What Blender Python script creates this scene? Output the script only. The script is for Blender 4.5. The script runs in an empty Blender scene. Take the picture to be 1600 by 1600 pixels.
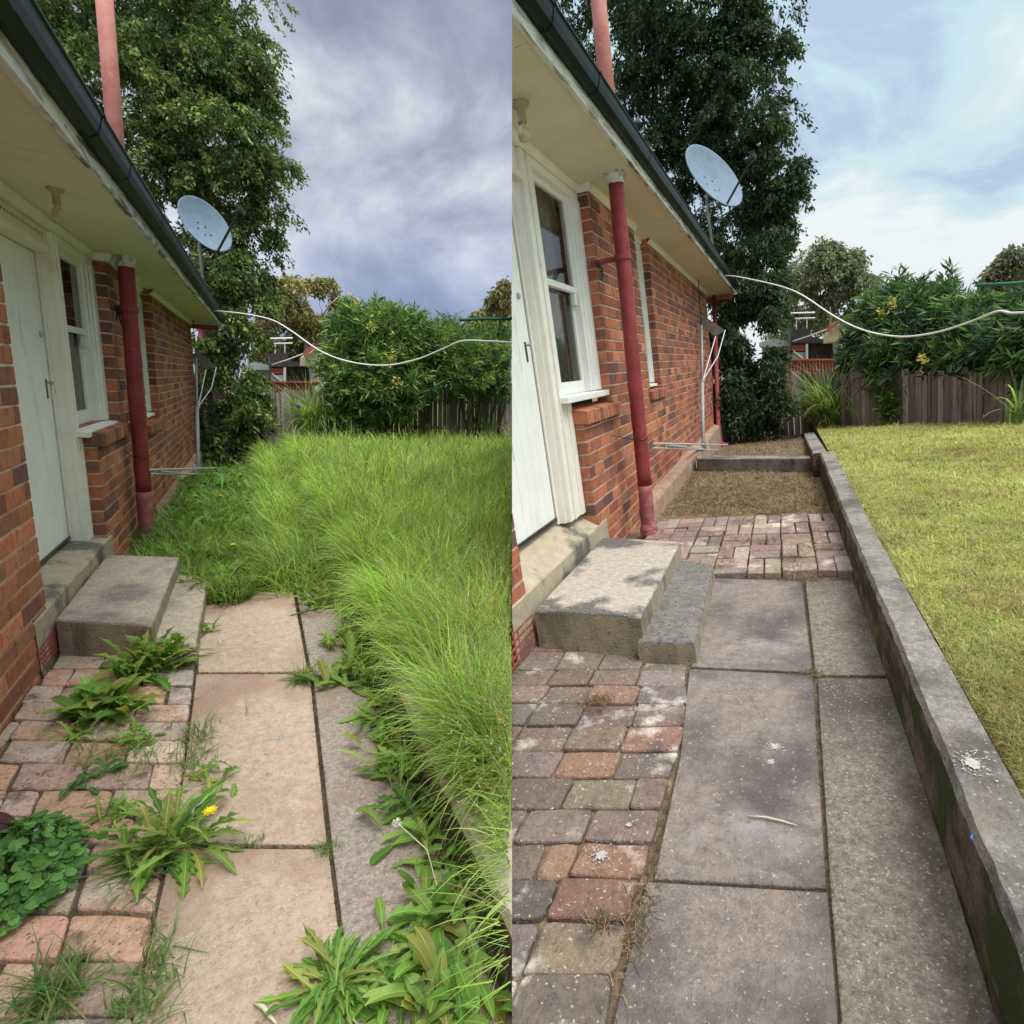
import bpy, bmesh, math, random
import numpy as np
from mathutils import Matrix, Vector
random.seed(7); RNG = np.random.default_rng(7)
SC = bpy.context.scene; COL = SC.collection
# ------------------------------------------------------------------ camera and frames
# Two yards stand side by side: 'L' the overgrown one, 'R' the cleared one.  Each is a level place of its own
# (x across the path, y along the house wall, z up, origin at eye height), set down rigidly next to the other.
F, PX, PY = 900.0, 900.0, 800.0
def ray(u, v): return np.array([(u-PX)/F, 1.0, -(v-PY)/F])
HT = {'L': 1.43, 'R': 1.25}
FR = {}
for _s, _vp, _ref, _sl in (('L', (395, 582), (160, 620), .104), ('R', (1215, 560), (960, 580), .117)):
    yv = ray(*_vp); yv /= np.linalg.norm(yv)
    n = np.cross(ray(*_ref), ray(_ref[0]+_sl*100, _ref[1]+100))
    zv = np.cross(n, yv); zv /= np.linalg.norm(zv)
    if zv[2] < 0: zv = -zv
    FR[_s] = np.array([np.cross(yv, zv), yv, zv]).T
zw = FR['L'][:, 2]+FR['R'][:, 2]; zw /= np.linalg.norm(zw)
yw = np.array([0, 1., 0]); yw = yw-zw*yw.dot(zw); yw /= np.linalg.norm(yw)
Q = np.array([np.cross(yw, zw), yw, zw])          # camera frame -> world
EYE = 1.4
T = {}
for _s in 'LR':
    m = Matrix((Q @ FR[_s]).tolist()).to_4x4(); m.translation = (0, 0, EYE); T[_s] = m
SEAM = np.array([1.0, 1/9.0, 0]); SEAM /= np.linalg.norm(SEAM)
SN = {'L': -(FR['L'].T @ SEAM), 'R': FR['R'].T @ SEAM}      # place-frame normal pointing into the yard's own half
def P(s, u, v, ax, val):
    d = FR[s].T @ ray(u, v); return d*val/d['xyz'.index(ax)]
def G(s, u, v, z=None): return P(s, u, v, 'z', -HT[s] if z is None else z)
cam = bpy.data.cameras.new('camera'); co = bpy.data.objects.new('camera', cam); COL.objects.link(co)
co.matrix_world = Matrix(((Q[0,0], Q[0,2], -Q[0,1], 0), (Q[1,0], Q[1,2], -Q[1,1], 0), (Q[2,0], Q[2,2], -Q[2,1], EYE), (0, 0, 0, 1)))
cam.lens = F*36/1600; cam.sensor_width = 36; cam.shift_x = -(PX-800)/1600; cam.shift_y = (PY-800)/1600
cam.clip_start = .02; cam.clip_end = 2000
SC.camera = co
SC.view_settings.view_transform = 'Standard'; SC.view_settings.look = 'None'
SC.view_settings.exposure = 0.5; SC.view_settings.gamma = 1.0
SC.cycles.max_bounces = 6; SC.cycles.transparent_max_bounces = 12
# ------------------------------------------------------------------ sky
W_ = bpy.data.worlds.new('World'); SC.world = W_; W_.use_nodes = True
nt = W_.node_tree; nt.nodes.clear()
def wn(t, **k):
    n = nt.nodes.new(t)
    for a, b in k.items(): setattr(n, a, b)
    return n
out = wn('ShaderNodeOutputWorld'); bg = wn('ShaderNodeBackground'); sky = wn('ShaderNodeTexSky')
sky.sky_type = 'NISHITA'; sky.sun_disc = False
SUN_EL, SUN_AZ = math.radians(67), math.radians(140)     # azimuth clockwise from +Y
sky.sun_elevation = SUN_EL; sky.sun_rotation = SUN_AZ; sky.air_density = 1.0; sky.dust_density = 2.0
tc = wn('ShaderNodeTexCoord')
def wmath(op, a, b=None, c=None):
    n = wn('ShaderNodeMath', operation=op)
    for i, x in enumerate((a, b, c)):
        if x is None: continue
        if isinstance(x, (int, float)): n.inputs[i].default_value = x
        else: nt.links.new(x, n.inputs[i])
    return n.outputs[0]
def wramp(fac, stops, interp='LINEAR'):
    n = wn('ShaderNodeValToRGB'); n.color_ramp.interpolation = interp
    e = n.color_ramp.elements
    while len(e) < len(stops): e.new(.5)
    for i, (p, c) in enumerate(stops):
        e[i].position = p; e[i].color = (*c, 1)
    nt.links.new(fac, n.inputs[0]); return n.outputs[0]
sep = wn('ShaderNodeSeparateXYZ'); nt.links.new(tc.outputs['Generated'], sep.inputs[0])
def wmap(sx, sy, sz, loc=(0, 0, 0), rot=(0, 0, 0)):
    m = wn('ShaderNodeMapping'); m.inputs['Scale'].default_value = (sx, sy, sz); m.inputs['Location'].default_value = loc
    m.inputs['Rotation'].default_value = rot
    nt.links.new(tc.outputs['Generated'], m.inputs[0]); return m.outputs[0]
def wnoise(vec, scale, detail=5, rough=.5, dist=0):
    n = wn('ShaderNodeTexNoise'); n.inputs['Scale'].default_value = scale; n.inputs['Detail'].default_value = detail
    n.inputs['Roughness'].default_value = rough; n.inputs['Distortion'].default_value = dist
    nt.links.new(vec, n.inputs['Vector']); return n.outputs[0]
def wmix(fac, a, b, typ='MIX'):
    n = wn('ShaderNodeMix', data_type='RGBA', blend_type=typ)
    if isinstance(fac, (int, float)): n.inputs[0].default_value = fac
    else: nt.links.new(fac, n.inputs[0])
    for i, x in ((6, a), (7, b)):
        if isinstance(x, tuple): n.inputs[i].default_value = (*x, 1)
        else: nt.links.new(x, n.inputs[i])
    return n.outputs[2]
SKYD = .76
# storm cloud over the overgrown yard
ln = wnoise(wmap(1.0, 1.0, 1.5, (3.1, .4, 1.7), (0, .25, 0)), 2.7, 8, .56, .5)
lbig = wnoise(wmap(1.2, 1.2, 2.0, (.3, 2.4, .9)), 1.6, 4, .5, .3)
lf = wmath('ADD', wmath('MULTIPLY', ln, .62), wmath('MULTIPLY', lbig, .38))
lcol = wramp(lf, [(.42, (.27, .315, .41)), (.47, (.37, .42, .53)), (.52, (.55, .60, .70)), (.59, (.84, .87, .92))])
lblue = wramp(sep.outputs[2], [(.02, (.55, .60, .70)), (.10, (.24, .36, .70)), (.20, (.33, .45, .78)), (.42, (.68, .72, .84))])
lsk = wmix(wramp(sep.outputs[2], [(.06, (1, 1, 1)), (.32, (0, 0, 0))]), lcol, wmix(.45, lblue, lcol))
# thin bright cloud over the cleared yard
rn = wnoise(wmap(1.0, 1.0, 2.0, (7.7, .9, .2), (0, .1, 0)), 3.1, 8, .58, .4)
rcol = wramp(rn, [(.37, (.50, .62, .80)), (.44, (.60, .79, .88)), (.51, (.70, .85, .90)), (.58, (.90, .96, .97))])
half = wmath('GREATER_THAN', wmath('ADD', wmath('ADD', wmath('MULTIPLY', sep.outputs[0], float(np.dot(Q @ SEAM, [1,0,0]))),
        wmath('MULTIPLY', sep.outputs[1], float(np.dot(Q @ SEAM, [0,1,0])))), wmath('MULTIPLY', sep.outputs[2], float(np.dot(Q @ SEAM, [0,0,1])))), 0.0)
cloud = wmix(half, lsk, rcol)
# overcast brightens towards the zenith
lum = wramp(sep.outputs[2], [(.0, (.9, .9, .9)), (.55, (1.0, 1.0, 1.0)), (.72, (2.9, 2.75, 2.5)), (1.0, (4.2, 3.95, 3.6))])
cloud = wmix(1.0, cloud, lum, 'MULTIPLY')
skyc = wmix(1.0, sky.outputs[0], (.08, .08, .08), 'MULTIPLY')
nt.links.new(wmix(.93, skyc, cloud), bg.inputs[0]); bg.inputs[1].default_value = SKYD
nt.links.new(bg.outputs[0], out.inputs[0])
sun = bpy.data.lights.new('sun', 'SUN'); sun.energy = 2.0; sun.angle = math.radians(28); sun.color = (1, .965, .91)
so = bpy.data.objects.new('sun', sun); COL.objects.link(so)
sd = Vector((math.sin(SUN_AZ)*math.cos(SUN_EL), math.cos(SUN_AZ)*math.cos(SUN_EL), math.sin(SUN_EL)))
so.rotation_euler = (-sd).to_track_quat('-Z', 'Y').to_euler()
# ------------------------------------------------------------------ materials
def mat(name, stops, scale=8, rough=.8, bump=.0, bscale=60, attr=False, layers=(), spec=.3, trans=0, gloss=0, detail=6, metal=0, stretch=(1,1,1), nrough=.6):
    """stops: list of colours over a noise; layers: (colour, scale, lo, hi[, stretch]) patches mixed on top; attr: tint by face colour"""
    m = bpy.data.materials.new(name); m.use_nodes = True; t = m.node_tree; t.nodes.clear()
    N = t.nodes.new; L = t.links.new
    o = N('ShaderNodeOutputMaterial'); b = N('ShaderNodeBsdfPrincipled'); c = N('ShaderNodeTexCoord')
    def noise(sc, det=5, st=(1,1,1), off=0, rg=.6):
        mp = N('ShaderNodeMapping'); mp.inputs['Scale'].default_value = st; mp.inputs['Location'].default_value = (off, off*1.7, off*.6)
        L(c.outputs['Object'], mp.inputs[0]); n = N('ShaderNodeTexNoise'); n.inputs['Scale'].default_value = sc
        n.inputs['Detail'].default_value = det; n.inputs['Roughness'].default_value = rg; L(mp.outputs[0], n.inputs['Vector']); return n.outputs[0]
    def ramp(f, st):
        n = N('ShaderNodeValToRGB'); e = n.color_ramp.elements
        while len(e) < len(st): e.new(.5)
        for i, (p, cc) in enumerate(st): e[i].position = p; e[i].color = (*cc, 1)
        L(f, n.inputs[0]); return n.outputs[0]
    def mix(f, a, bb, typ='MIX'):
        n = N('ShaderNodeMix'); n.data_type = 'RGBA'; n.blend_type = typ
        if isinstance(f, (int, float)): n.inputs[0].default_value = f
        else: L(f, n.inputs[0])
        for i, x in ((6, a), (7, bb)):
            if isinstance(x, tuple): n.inputs[i].default_value = (*x, 1)
            else: L(x, n.inputs[i])
        return n.outputs[2]
    k = len(stops)
    if k == 1: colr = ramp(noise(scale, detail, stretch), [(.3, tuple(x*.88 for x in stops[0])), (.7, tuple(min(1, x*1.1) for x in stops[0]))])
    else: colr = ramp(noise(scale, detail, stretch, 0, nrough), [(.33+.34*i/(k-1), s) for i, s in enumerate(stops)])
    if attr:
        a = N('ShaderNodeAttribute'); a.attribute_name = 'Col'
        colr = mix(1.0, colr, a.outputs[0], 'MULTIPLY')
    for i, ly in enumerate(layers):
        cc, sc, lo, hi = ly[:4]; st = ly[4] if len(ly) > 4 else (1, 1, 1)
        colr = mix(ramp(noise(sc, 7, st, 3.3*(i+1)), [(lo, (0, 0, 0)), (hi, (1, 1, 1))]), colr, cc)
    L(colr, b.inputs['Base Color']); b.inputs['Roughness'].default_value = rough; b.inputs['Specular IOR Level'].default_value = spec
    b.inputs['Metallic'].default_value = metal
    if bump:
        bn = N('ShaderNodeBump'); bn.inputs['Strength'].default_value = min(1, bump); bn.inputs['Distance'].default_value = .01*max(1, bump)
        L(noise(bscale, 8, stretch, 9), bn.inputs['Height']); L(bn.outputs[0], b.inputs['Normal'])
    if trans:
        tr = N('ShaderNodeBsdfTranslucent'); tm = mix(1.0, colr, (1.25, 1.2, .55), 'MULTIPLY'); L(tm, tr.inputs[0])
        ms = N('ShaderNodeMixShader'); ms.inputs[0].default_value = trans; L(b.outputs[0], ms.inputs[1]); L(tr.outputs[0], ms.inputs[2]); L(ms.outputs[0], o.inputs[0])
    else: L(b.outputs[0], o.inputs[0])
    return m
M = {}
M['brick'] = mat('brick_face', [(.72,.70,.70), (1.0,1.0,1.0), (1.2,1.15,1.1)], 22, .85, .5, 160, attr=True, layers=[((.58,.40,.31), 4, .64, .76), ((.12,.06,.05), 26, .64, .70)])
M['mortar'] = mat('mortar', [(.52,.42,.32), (.66,.55,.43)], 30, .95, .5, 200, layers=[((.35,.25,.19), 6, .55, .7)])
M['soffit'] = mat('soffit_paint', [(.66,.60,.48), (.74,.69,.57)], 2.5, .7, .08, 30, layers=[((.50,.44,.32), 1.7, .58, .78)])
M['cream'] = mat('cream_paint', [(.74,.70,.60), (.81,.78,.69)], 6, .5, .25, 60, layers=[((.36,.33,.26), 34, .69, .73, (1,1,.12)), ((.52,.48,.38), 5, .6, .8)])
M['white'] = mat('white_paint', [(.74,.73,.69), (.82,.81,.78)], 6, .5, .2, 60, layers=[((.40,.38,.33), 38, .69, .73, (1,1,.15))])
M['doorp'] = mat('door_paint', [(.77,.76,.71), (.84,.83,.79)], 5, .5, .25, 60, layers=[((.34,.34,.30), 30, .67, .70, (1,1,.08)), ((.58,.57,.50), 7, .6, .75, (1,1,.3))])
M['fascia'] = mat('peeling_fascia', [(.62,.62,.60), (.72,.72,.70)], 8, .7, .4, 70, layers=[((.17,.15,.13), 16, .54, .58, (1,.10,1)), ((.36,.34,.31), 30, .52, .60, (1,.14,1))])
M['gutter'] = mat('dark_green_gutter', [(.005,.011,.011), (.010,.021,.021)], 3, .42, .03, 12, spec=.10)
M['red'] = mat('red_pipe_paint', [(.20,.028,.030), (.30,.05,.05)], 10, .55, .3, 80, layers=[((.62,.38,.36), 26, .70, .78), ((.09,.03,.03), 12, .62, .72)])
M['redbase'] = mat('worn_red_pipe_paint', [(.26,.05,.055), (.40,.16,.16)], 18, .6, .4, 90, layers=[((.50,.33,.31), 24, .58, .68)])
M['redtop'] = mat('faded_red_pipe_paint', [(.58,.20,.165), (.66,.30,.26)], 10, .6, .2, 60, layers=[((.72,.42,.36), 20, .6, .75), ((.30,.07,.06), 14, .66, .76, (1,1,.3))])
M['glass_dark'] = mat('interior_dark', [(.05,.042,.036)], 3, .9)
M['curtain'] = mat('curtain_cloth', [(.22,.19,.16), (.34,.30,.26)], 9, .9, .2, 30, stretch=(1,1,.1))
def glass(name, f=.28):
    m = bpy.data.materials.new(name); m.use_nodes = True; t = m.node_tree; t.nodes.clear()
    o = t.nodes.new('ShaderNodeOutputMaterial'); g = t.nodes.new('ShaderNodeBsdfGlossy'); g.inputs['Roughness'].default_value = .02
    tr = t.nodes.new('ShaderNodeBsdfTransparent'); tr.inputs[0].default_value = (.8, .82, .8, 1)
    fr = t.nodes.new('ShaderNodeFresnel'); fr.inputs[0].default_value = 1.5
    ms = t.nodes.new('ShaderNodeMixShader'); t.links.new(fr.outputs[0], ms.inputs[0]); t.links.new(tr.outputs[0], ms.inputs[1]); t.links.new(g.outputs[0], ms.inputs[2])
    t.links.new(ms.outputs[0], o.inputs[0]); return m
M['glass'] = glass('window_glass')
M['bulbglass'] = mat('bulb_glass', [(.42,.32,.17), (.60,.52,.36)], 30, .15, 0, spec=.6)
M['stepL'] = mat('sandy_concrete', [(.33,.255,.20), (.47,.375,.30), (.56,.46,.37)], 24, .9, 1, 110, nrough=.85, layers=[((.24,.19,.165), 2.6, .52, .66), ((.28,.22,.19), 60, .57, .63), ((.62,.52,.43), 80, .62, .67)])
M['stepR'] = mat('damp_concrete', [(.33,.265,.22), (.46,.38,.32), (.55,.47,.40)], 24, .85, 1, 110, nrough=.85, layers=[((.12,.11,.10), 2.2, .50, .57), ((.30,.25,.21), 60, .57, .63), ((.52,.45,.38), 120, .64, .70)])
M['step2R'] = mat('dark_damp_concrete', [(.10,.09,.08), (.18,.16,.145), (.27,.245,.22)], 26, .8, 1, 110, nrough=.85, layers=[((.30,.265,.225), 3, .56, .68), ((.07,.06,.055), 50, .57, .62)])
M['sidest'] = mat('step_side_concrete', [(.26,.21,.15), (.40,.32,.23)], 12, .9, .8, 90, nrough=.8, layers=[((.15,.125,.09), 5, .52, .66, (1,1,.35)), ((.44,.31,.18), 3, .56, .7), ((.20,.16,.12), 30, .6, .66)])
M['thresh'] = mat('sandstone_threshold', [(.34,.27,.19), (.47,.385,.28)], 12, .85, .5, 110, nrough=.8, layers=[((.13,.115,.10), 3.2, .50, .60)])
M['slabL'] = mat('pink_concrete_slab', [(.37,.26,.20), (.50,.37,.29), (.58,.45,.36)], 26, .95, 1, 130, nrough=.85, layers=[((.36,.24,.185), 1.8, .50, .66), ((.34,.25,.205), 70, .59, .66), ((.62,.53,.46), 95, .61, .68), ((.24,.18,.15), 9, .66, .70)])
M['aggL'] = mat('pebbled_concrete', [(.16,.12,.105), (.34,.27,.235), (.52,.45,.39)], 55, .95, 1.4, 90, nrough=.9, layers=[((.30,.21,.165), 2.0, .50, .66), ((.56,.50,.44), 130, .60, .66)])
M['slabR'] = mat('damp_concrete_slab', [(.145,.115,.10), (.25,.195,.165), (.33,.265,.225)], 24, .55, 1, 130, nrough=.85, layers=[((.105,.09,.088), 2.1, .46, .60), ((.36,.31,.30), 3.2, .56, .70), ((.17,.135,.12), 60, .60, .66), ((.46,.39,.34), 90, .62, .68), ((.40,.27,.19), 1.5, .60, .72)])
M['aggR'] = mat('damp_pebbled_concrete', [(.08,.066,.052), (.20,.17,.13), (.36,.32,.25)], 50, .8, 1.4, 90, nrough=.9, layers=[((.11,.083,.075), 1.5, .48, .60), ((.38,.33,.22), 2.6, .56, .72), ((.48,.43,.36), 130, .60, .66)])
M['wallR'] = mat('weathered_wall_cap', [(.14,.125,.108), (.245,.222,.193), (.36,.33,.29)], 26, .92, 1.3, 80, nrough=.9, layers=[((.10,.093,.083), 2.4, .50, .64), ((.36,.33,.29), 90, .60, .66), ((.26,.20,.15), 2.0, .58, .68), ((.07,.085,.04), 5, .62, .70)])
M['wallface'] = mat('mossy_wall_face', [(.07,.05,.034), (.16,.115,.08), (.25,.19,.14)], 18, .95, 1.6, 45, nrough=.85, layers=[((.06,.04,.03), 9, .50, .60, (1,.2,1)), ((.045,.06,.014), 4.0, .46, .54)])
M['wallcapL'] = mat('lichened_wall_cap', [(.30,.25,.19), (.46,.40,.32)], 12, .9, .8, 90)
M['paver'] = mat('brick_paver', [(.60,.56,.55), (1,1,1), (1.30,1.26,1.22)], 26, .85, 1.2, 90, attr=True, nrough=.85, layers=[((.58,.50,.43), 5.5, .58, .68), ((.13,.095,.08), 7, .58, .68), ((.62,.52,.44), 80, .62, .67), ((.16,.11,.09), 70, .60, .65)])
M['soil'] = mat('soil', [(.07,.048,.033), (.15,.105,.07)], 14, 1, 1, 60)
M['soilR'] = mat('raked_soil', [(.11,.075,.05), (.22,.155,.10)], 16, 1, 1, 60, nrough=.8, layers=[((.27,.20,.11), 14, .54, .64)])
M['lawnbase'] = mat('lawn_thatch', [(.16,.17,.045), (.30,.30,.09)], 10, 1, 1, 50, layers=[((.24,.17,.08), 4, .6, .75)])
M['grassbase'] = mat('grass_thatch', [(.07,.10,.025), (.13,.17,.045)], 10, 1, 1, 50)
M['grass'] = mat('grass_blade', [(.95,.95,.95)], 3, .5, attr=True, trans=.48, spec=.2)
M['leaf'] = mat('leaf', [(.95,.95,.95)], 3, .5, attr=True, trans=.30, spec=.25)
M['bark'] = mat('bark', [(.10,.075,.055), (.20,.155,.12)], 14, .95, 1, 40, stretch=(1,1,.2))
M['palebark'] = mat('pale_bark', [(.36,.32,.27), (.52,.48,.42)], 5, .9, .4, 30)
M['paling'] = mat('grey_paling', [(.55,.55,.57), (1,1,1), (1.45,1.4,1.4)], 26, .95, 1, 50, attr=True, stretch=(1,1,.05), nrough=.8, layers=[((.045,.035,.035), 26, .58, .66, (1,1,.06)), ((.38,.34,.33), 22, .62, .72, (1,1,.08))])
M['corr'] = mat('red_sheet_metal', [(.30,.10,.085), (.36,.13,.11)], 3, .6)
M['housewhite'] = mat('far_white_wall', [(.62,.61,.57)], 3, .8)
M['cream2'] = mat('far_cream_wall', [(.58,.50,.32)], 3, .8)
M['darkshed'] = mat('far_dark_wall', [(.035,.03,.03), (.07,.06,.055)], 6, .8)
M['barge'] = mat('red_barge_board', [(.42,.10,.075)], 3, .6)
M['tile'] = mat('orange_roof_tile', [(.50,.17,.09), (.62,.27,.16)], 30, .9, .5, 40)
M['browntile'] = mat('weathered_roof_tile', [(.13,.11,.10), (.20,.17,.15)], 30, .9, .5, 40)
M['greyroof'] = mat('grey_sheet_roof', [(.32,.38,.37)], 5, .6)
M['dish'] = mat('grey_blue_dish', [(.13,.185,.25), (.18,.24,.315)], 7, .7, .05, 30)
M['black'] = mat('black_metal', [(.015,.015,.017)], 5, .4, spec=.5)
M['steel'] = mat('galvanised_steel', [(.28,.29,.30), (.40,.41,.42)], 20, .5)
M['alu'] = mat('weathered_aluminium', [(.50,.48,.46), (.66,.64,.62)], 20, .5, metal=.3)
M['plate'] = mat('grey_brown_plate', [(.15,.13,.12), (.24,.21,.19)], 12, .6)
M['cable'] = mat('white_cable', [(.78,.78,.78)], 3, .4)
M['greentube'] = mat('green_tube', [(.02,.13,.08)], 3, .5)
M['ball'] = mat('maroon_ball', [(.055,.018,.022), (.09,.03,.035)], 16, .45, .6, 300, layers=[((.50,.46,.44), 7, .66, .69)])
M['terra'] = mat('terracotta_vent', [(.24,.065,.045), (.34,.10,.07)], 14, .85, .3, 60)
M['dry'] = mat('dry_weed', [(.95,.95,.95)], 3, .9, attr=True, trans=.1)
M['petal'] = mat('yellow_petal', [(.85,.62,.02)], 3, .6, trans=.15)
M['fluff'] = mat('seed_fluff', [(.72,.72,.70)], 3, .9, trans=.3)
M['lime'] = mat('white_stain', [(.30,.28,.255), (.46,.44,.41)], 60, .95)
M['blue'] = mat('blue_plastic', [(.04,.14,.42)], 3, .4)
M['twig'] = mat('pale_twig', [(.55,.50,.38)], 20, .8)
M['redrub'] = mat('pink_plastic', [(.7,.1,.2)], 3, .5)
M['oldbrick'] = mat('rendered_footing', [(.30,.20,.14), (.44,.31,.23)], 8, .95, .8, 60, layers=[((.42,.17,.09), 6, .55, .63), ((.56,.50,.44), 12, .62, .72)])
# ------------------------------------------------------------------ mesh tools
def clip_mesh(me, s, org, fill):
    n = SN[s]; V = np.empty(len(me.vertices)*3); me.vertices.foreach_get('co', V); V = V.reshape(-1, 3)+np.array(org)
    d = V @ n
    if d.min() >= 0: return True
    if d.max() <= 0: return False
    bm = bmesh.new(); bm.from_mesh(me)
    r = bmesh.ops.bisect_plane(bm, geom=bm.verts[:]+bm.edges[:]+bm.faces[:], plane_co=-Vector(org), plane_no=Vector(n), clear_inner=True)
    if fill:
        ce = [g for g in r['geom_cut'] if isinstance(g, bmesh.types.BMEdge)]
        try: bmesh.ops.holes_fill(bm, edges=ce, sides=0)
        except Exception: pass
    bm.to_mesh(me); bm.free(); return len(me.polygons) > 0
def mesh_np(name, V, Fc, cols, m, s, parent=None, org=None, smooth=False):
    """big meshes from arrays: V place coords, Fc quads or triangles, cols per face"""
    V = np.asarray(V, float); Fc = np.asarray(Fc)
    keep = ((V @ SN[s])[Fc] >= 0).all(1); Fc = Fc[keep]; cols = None if cols is None else np.asarray(cols)[keep]
    if len(Fc) == 0: return None
    used, inv = np.unique(Fc, return_inverse=True); V = V[used]; Fc = inv.reshape(Fc.shape)
    org = np.array(org if org is not None else (parent['_org'] if parent else (V[:, 0].mean(), V[:, 1].mean(), V[:, 2].min())))
    me = bpy.data.meshes.new(name); k = Fc.shape[1]
    me.vertices.add(len(V)); me.vertices.foreach_set('co', (V-org).astype(np.float32).ravel())
    me.loops.add(Fc.size); me.loops.foreach_set('vertex_index', Fc.astype(np.int32).ravel())
    me.polygons.add(len(Fc)); me.polygons.foreach_set('loop_start', np.arange(0, Fc.size, k, dtype=np.int32))
    me.polygons.foreach_set('loop_total', np.full(len(Fc), k, np.int32))
    me.update(calc_edges=True)
    if cols is not None:
        a = me.color_attributes.new('Col', 'FLOAT_COLOR', 'CORNER')
        c4 = np.ones((len(Fc), 4), np.float32); c4[:, :3] = cols
        a.data.foreach_set('color', np.repeat(c4, k, 0).ravel())
    if smooth: me.polygons.foreach_set('use_smooth', np.ones(len(Fc), bool))
    me.materials.append(m)
    return link(name, me, s, parent, org)
def link(name, me, s, parent, org):
    o = bpy.data.objects.new(name, me); COL.objects.link(o)
    if parent is None: o.matrix_world = T[s] @ Matrix.Translation(Vector(org)); o['_org'] = [float(x) for x in org]; o['_s'] = s
    else: o.parent = parent; o['_org'] = list(parent['_org'])
    return o
def tag(o, label=None, cat=None, group=None, kind=None):
    if o is None: return o
    if label: o['label'] = label
    if cat: o['category'] = cat
    if group: o['group'] = group
    if kind: o['kind'] = kind
    return o
def thing(name, s, loc, label, cat, group=None):
    o = link(name, None, s, None, loc); o.empty_display_size = .1
    return tag(o, label, cat, group)
class MB:
    def __init__(self): self.v = []; self.f = []; self.c = []; self.m = []
    def add(self, vs, fs, col=(1, 1, 1), mi=0):
        b = len(self.v); self.v += [tuple(x) for x in vs]; self.f += [tuple(i+b for i in f) for f in fs]
        self.c += [col]*len(fs); self.m += [mi]*len(fs); return self
    def box(self, x0, x1, y0, y1, z0, z1, col=(1, 1, 1), mi=0):
        v = [(x, y, z) for z in (z0, z1) for y in (y0, y1) for x in (x0, x1)]
        return self.add(v, [(0,2,3,1), (4,5,7,6), (0,1,5,4), (2,6,7,3), (0,4,6,2), (1,3,7,5)], col, mi)
    def prism(self, pts, z0, z1, col=(1,1,1), bev=0, mi=0):
        """pts: xy outline; optional small top chamfer"""
        n = len(pts); pts = [tuple(p[:2]) for p in pts]
        ar = sum(pts[i][0]*pts[(i+1) % n][1]-pts[(i+1) % n][0]*pts[i][1] for i in range(n))
        if ar < 0: pts = pts[::-1]
        cx = sum(p[0] for p in pts)/n; cy = sum(p[1] for p in pts)/n
        def ins(d):
            r = []
            for i in range(n):
                p0, p1, p2 = (Vector(pts[(i+k) % n]) for k in (-1, 0, 1))
                a = (p1-p0).normalized(); b = (p2-p1).normalized(); na = Vector((-a.y, a.x)); nb = Vector((-b.y, b.x))
                w = na+nb; w = w/max(.3, w.dot(na)) if w.length > 1e-6 else na
                r.append(p1+w*d)
            return r
        rings = [[(p[0], p[1], z0) for p in pts]]
        if bev:
            rings.append([(p[0], p[1], z1-bev) for p in pts])
            rings.append([(p.x, p.y, z1-bev*.3) for p in ins(bev*.35)])
            rings.append([(p.x, p.y, z1) for p in ins(bev)])
        else: rings.append([(p[0], p[1], z1) for p in pts])
        vs = [p for r in rings for p in r]; fs = []
        for k in range(len(rings)-1):
            for i in range(n): fs.append((k*n+i, k*n+(i+1) % n, (k+1)*n+(i+1) % n, (k+1)*n+i))
        fs.append(tuple((len(rings)-1)*n+i for i in range(n))); fs.append(tuple(reversed(range(n))))
        return self.add(vs, fs, col, mi)
    def tube(self, pts, r, seg=10, col=(1,1,1), cap=True, mi=0):
        pts = [Vector(p) for p in pts]; n = len(pts); rs = r if hasattr(r, '__len__') else [r]*n
        vs = []; up = Vector((0, 0, 1)); prev = None
        for i, p in enumerate(pts):
            d = (pts[min(i+1, n-1)]-pts[max(i-1, 0)]).normalized()
            if prev is None: a = d.cross(up if abs(d.z) < .9 else Vector((1, 0, 0))).normalized()
            else: a = (prev-d*prev.dot(d)).normalized()
            prev = a; b = d.cross(a)
            for k in range(seg):
                t = 2*math.pi*k/seg; vs.append(p+(a*math.cos(t)+b*math.sin(t))*rs[i])
        fs = [(i*seg+k, i*seg+(k+1) % seg, (i+1)*seg+(k+1) % seg, (i+1)*seg+k) for i in range(n-1) for k in range(seg)]
        if cap: fs += [tuple(reversed(range(seg))), tuple((n-1)*seg+k for k in range(seg))]
        return self.add(vs, fs, col, mi)
    def lathe(self, c, prof, seg=24, ax=(0, 0, 1), col=(1,1,1), mi=0):
        """prof: (r, h) along axis from centre c"""
        q = Vector(ax).to_track_quat('Z', 'X'); vs = []
        for r, h in prof:
            for k in range(seg):
                t = 2*math.pi*k/seg; vs.append(Vector(c)+q @ Vector((r*math.cos(t), r*math.sin(t), h)))
        fs = [(i*seg+k, i*seg+(k+1) % seg, (i+1)*seg+(k+1) % seg, (i+1)*seg+k) for i in range(len(prof)-1) for k in range(seg)]
        return self.add(vs, fs, col, mi)
    def build(self, name, m, s, parent=None, smooth=False, org=None, fill=True, bevel=0):
        if not self.v: return None
        V = np.array(self.v)
        if org is None: org = parent['_org'] if parent else ((V[:,0].min()+V[:,0].max())/2, (V[:,1].min()+V[:,1].max())/2, V[:,2].min())
        org = np.array(org, float)
        me = bpy.data.meshes.new(name); me.from_pydata((V-org).tolist(), [], self.f)
        a = me.color_attributes.new('Col', 'FLOAT_COLOR', 'CORNER')
        i = 0; buf = []
        for f, c in zip(self.f, self.c): buf += [c[0], c[1], c[2], 1.0]*len(f)
        a.data.foreach_set('color', buf)
        for mm in (m if isinstance(m, (list, tuple)) else [m]): me.materials.append(mm)
        me.polygons.foreach_set('material_index', self.m)
        if smooth: me.polygons.foreach_set('use_smooth', [True]*len(self.f))
        if not clip_mesh(me, s, org, fill): return None
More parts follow.
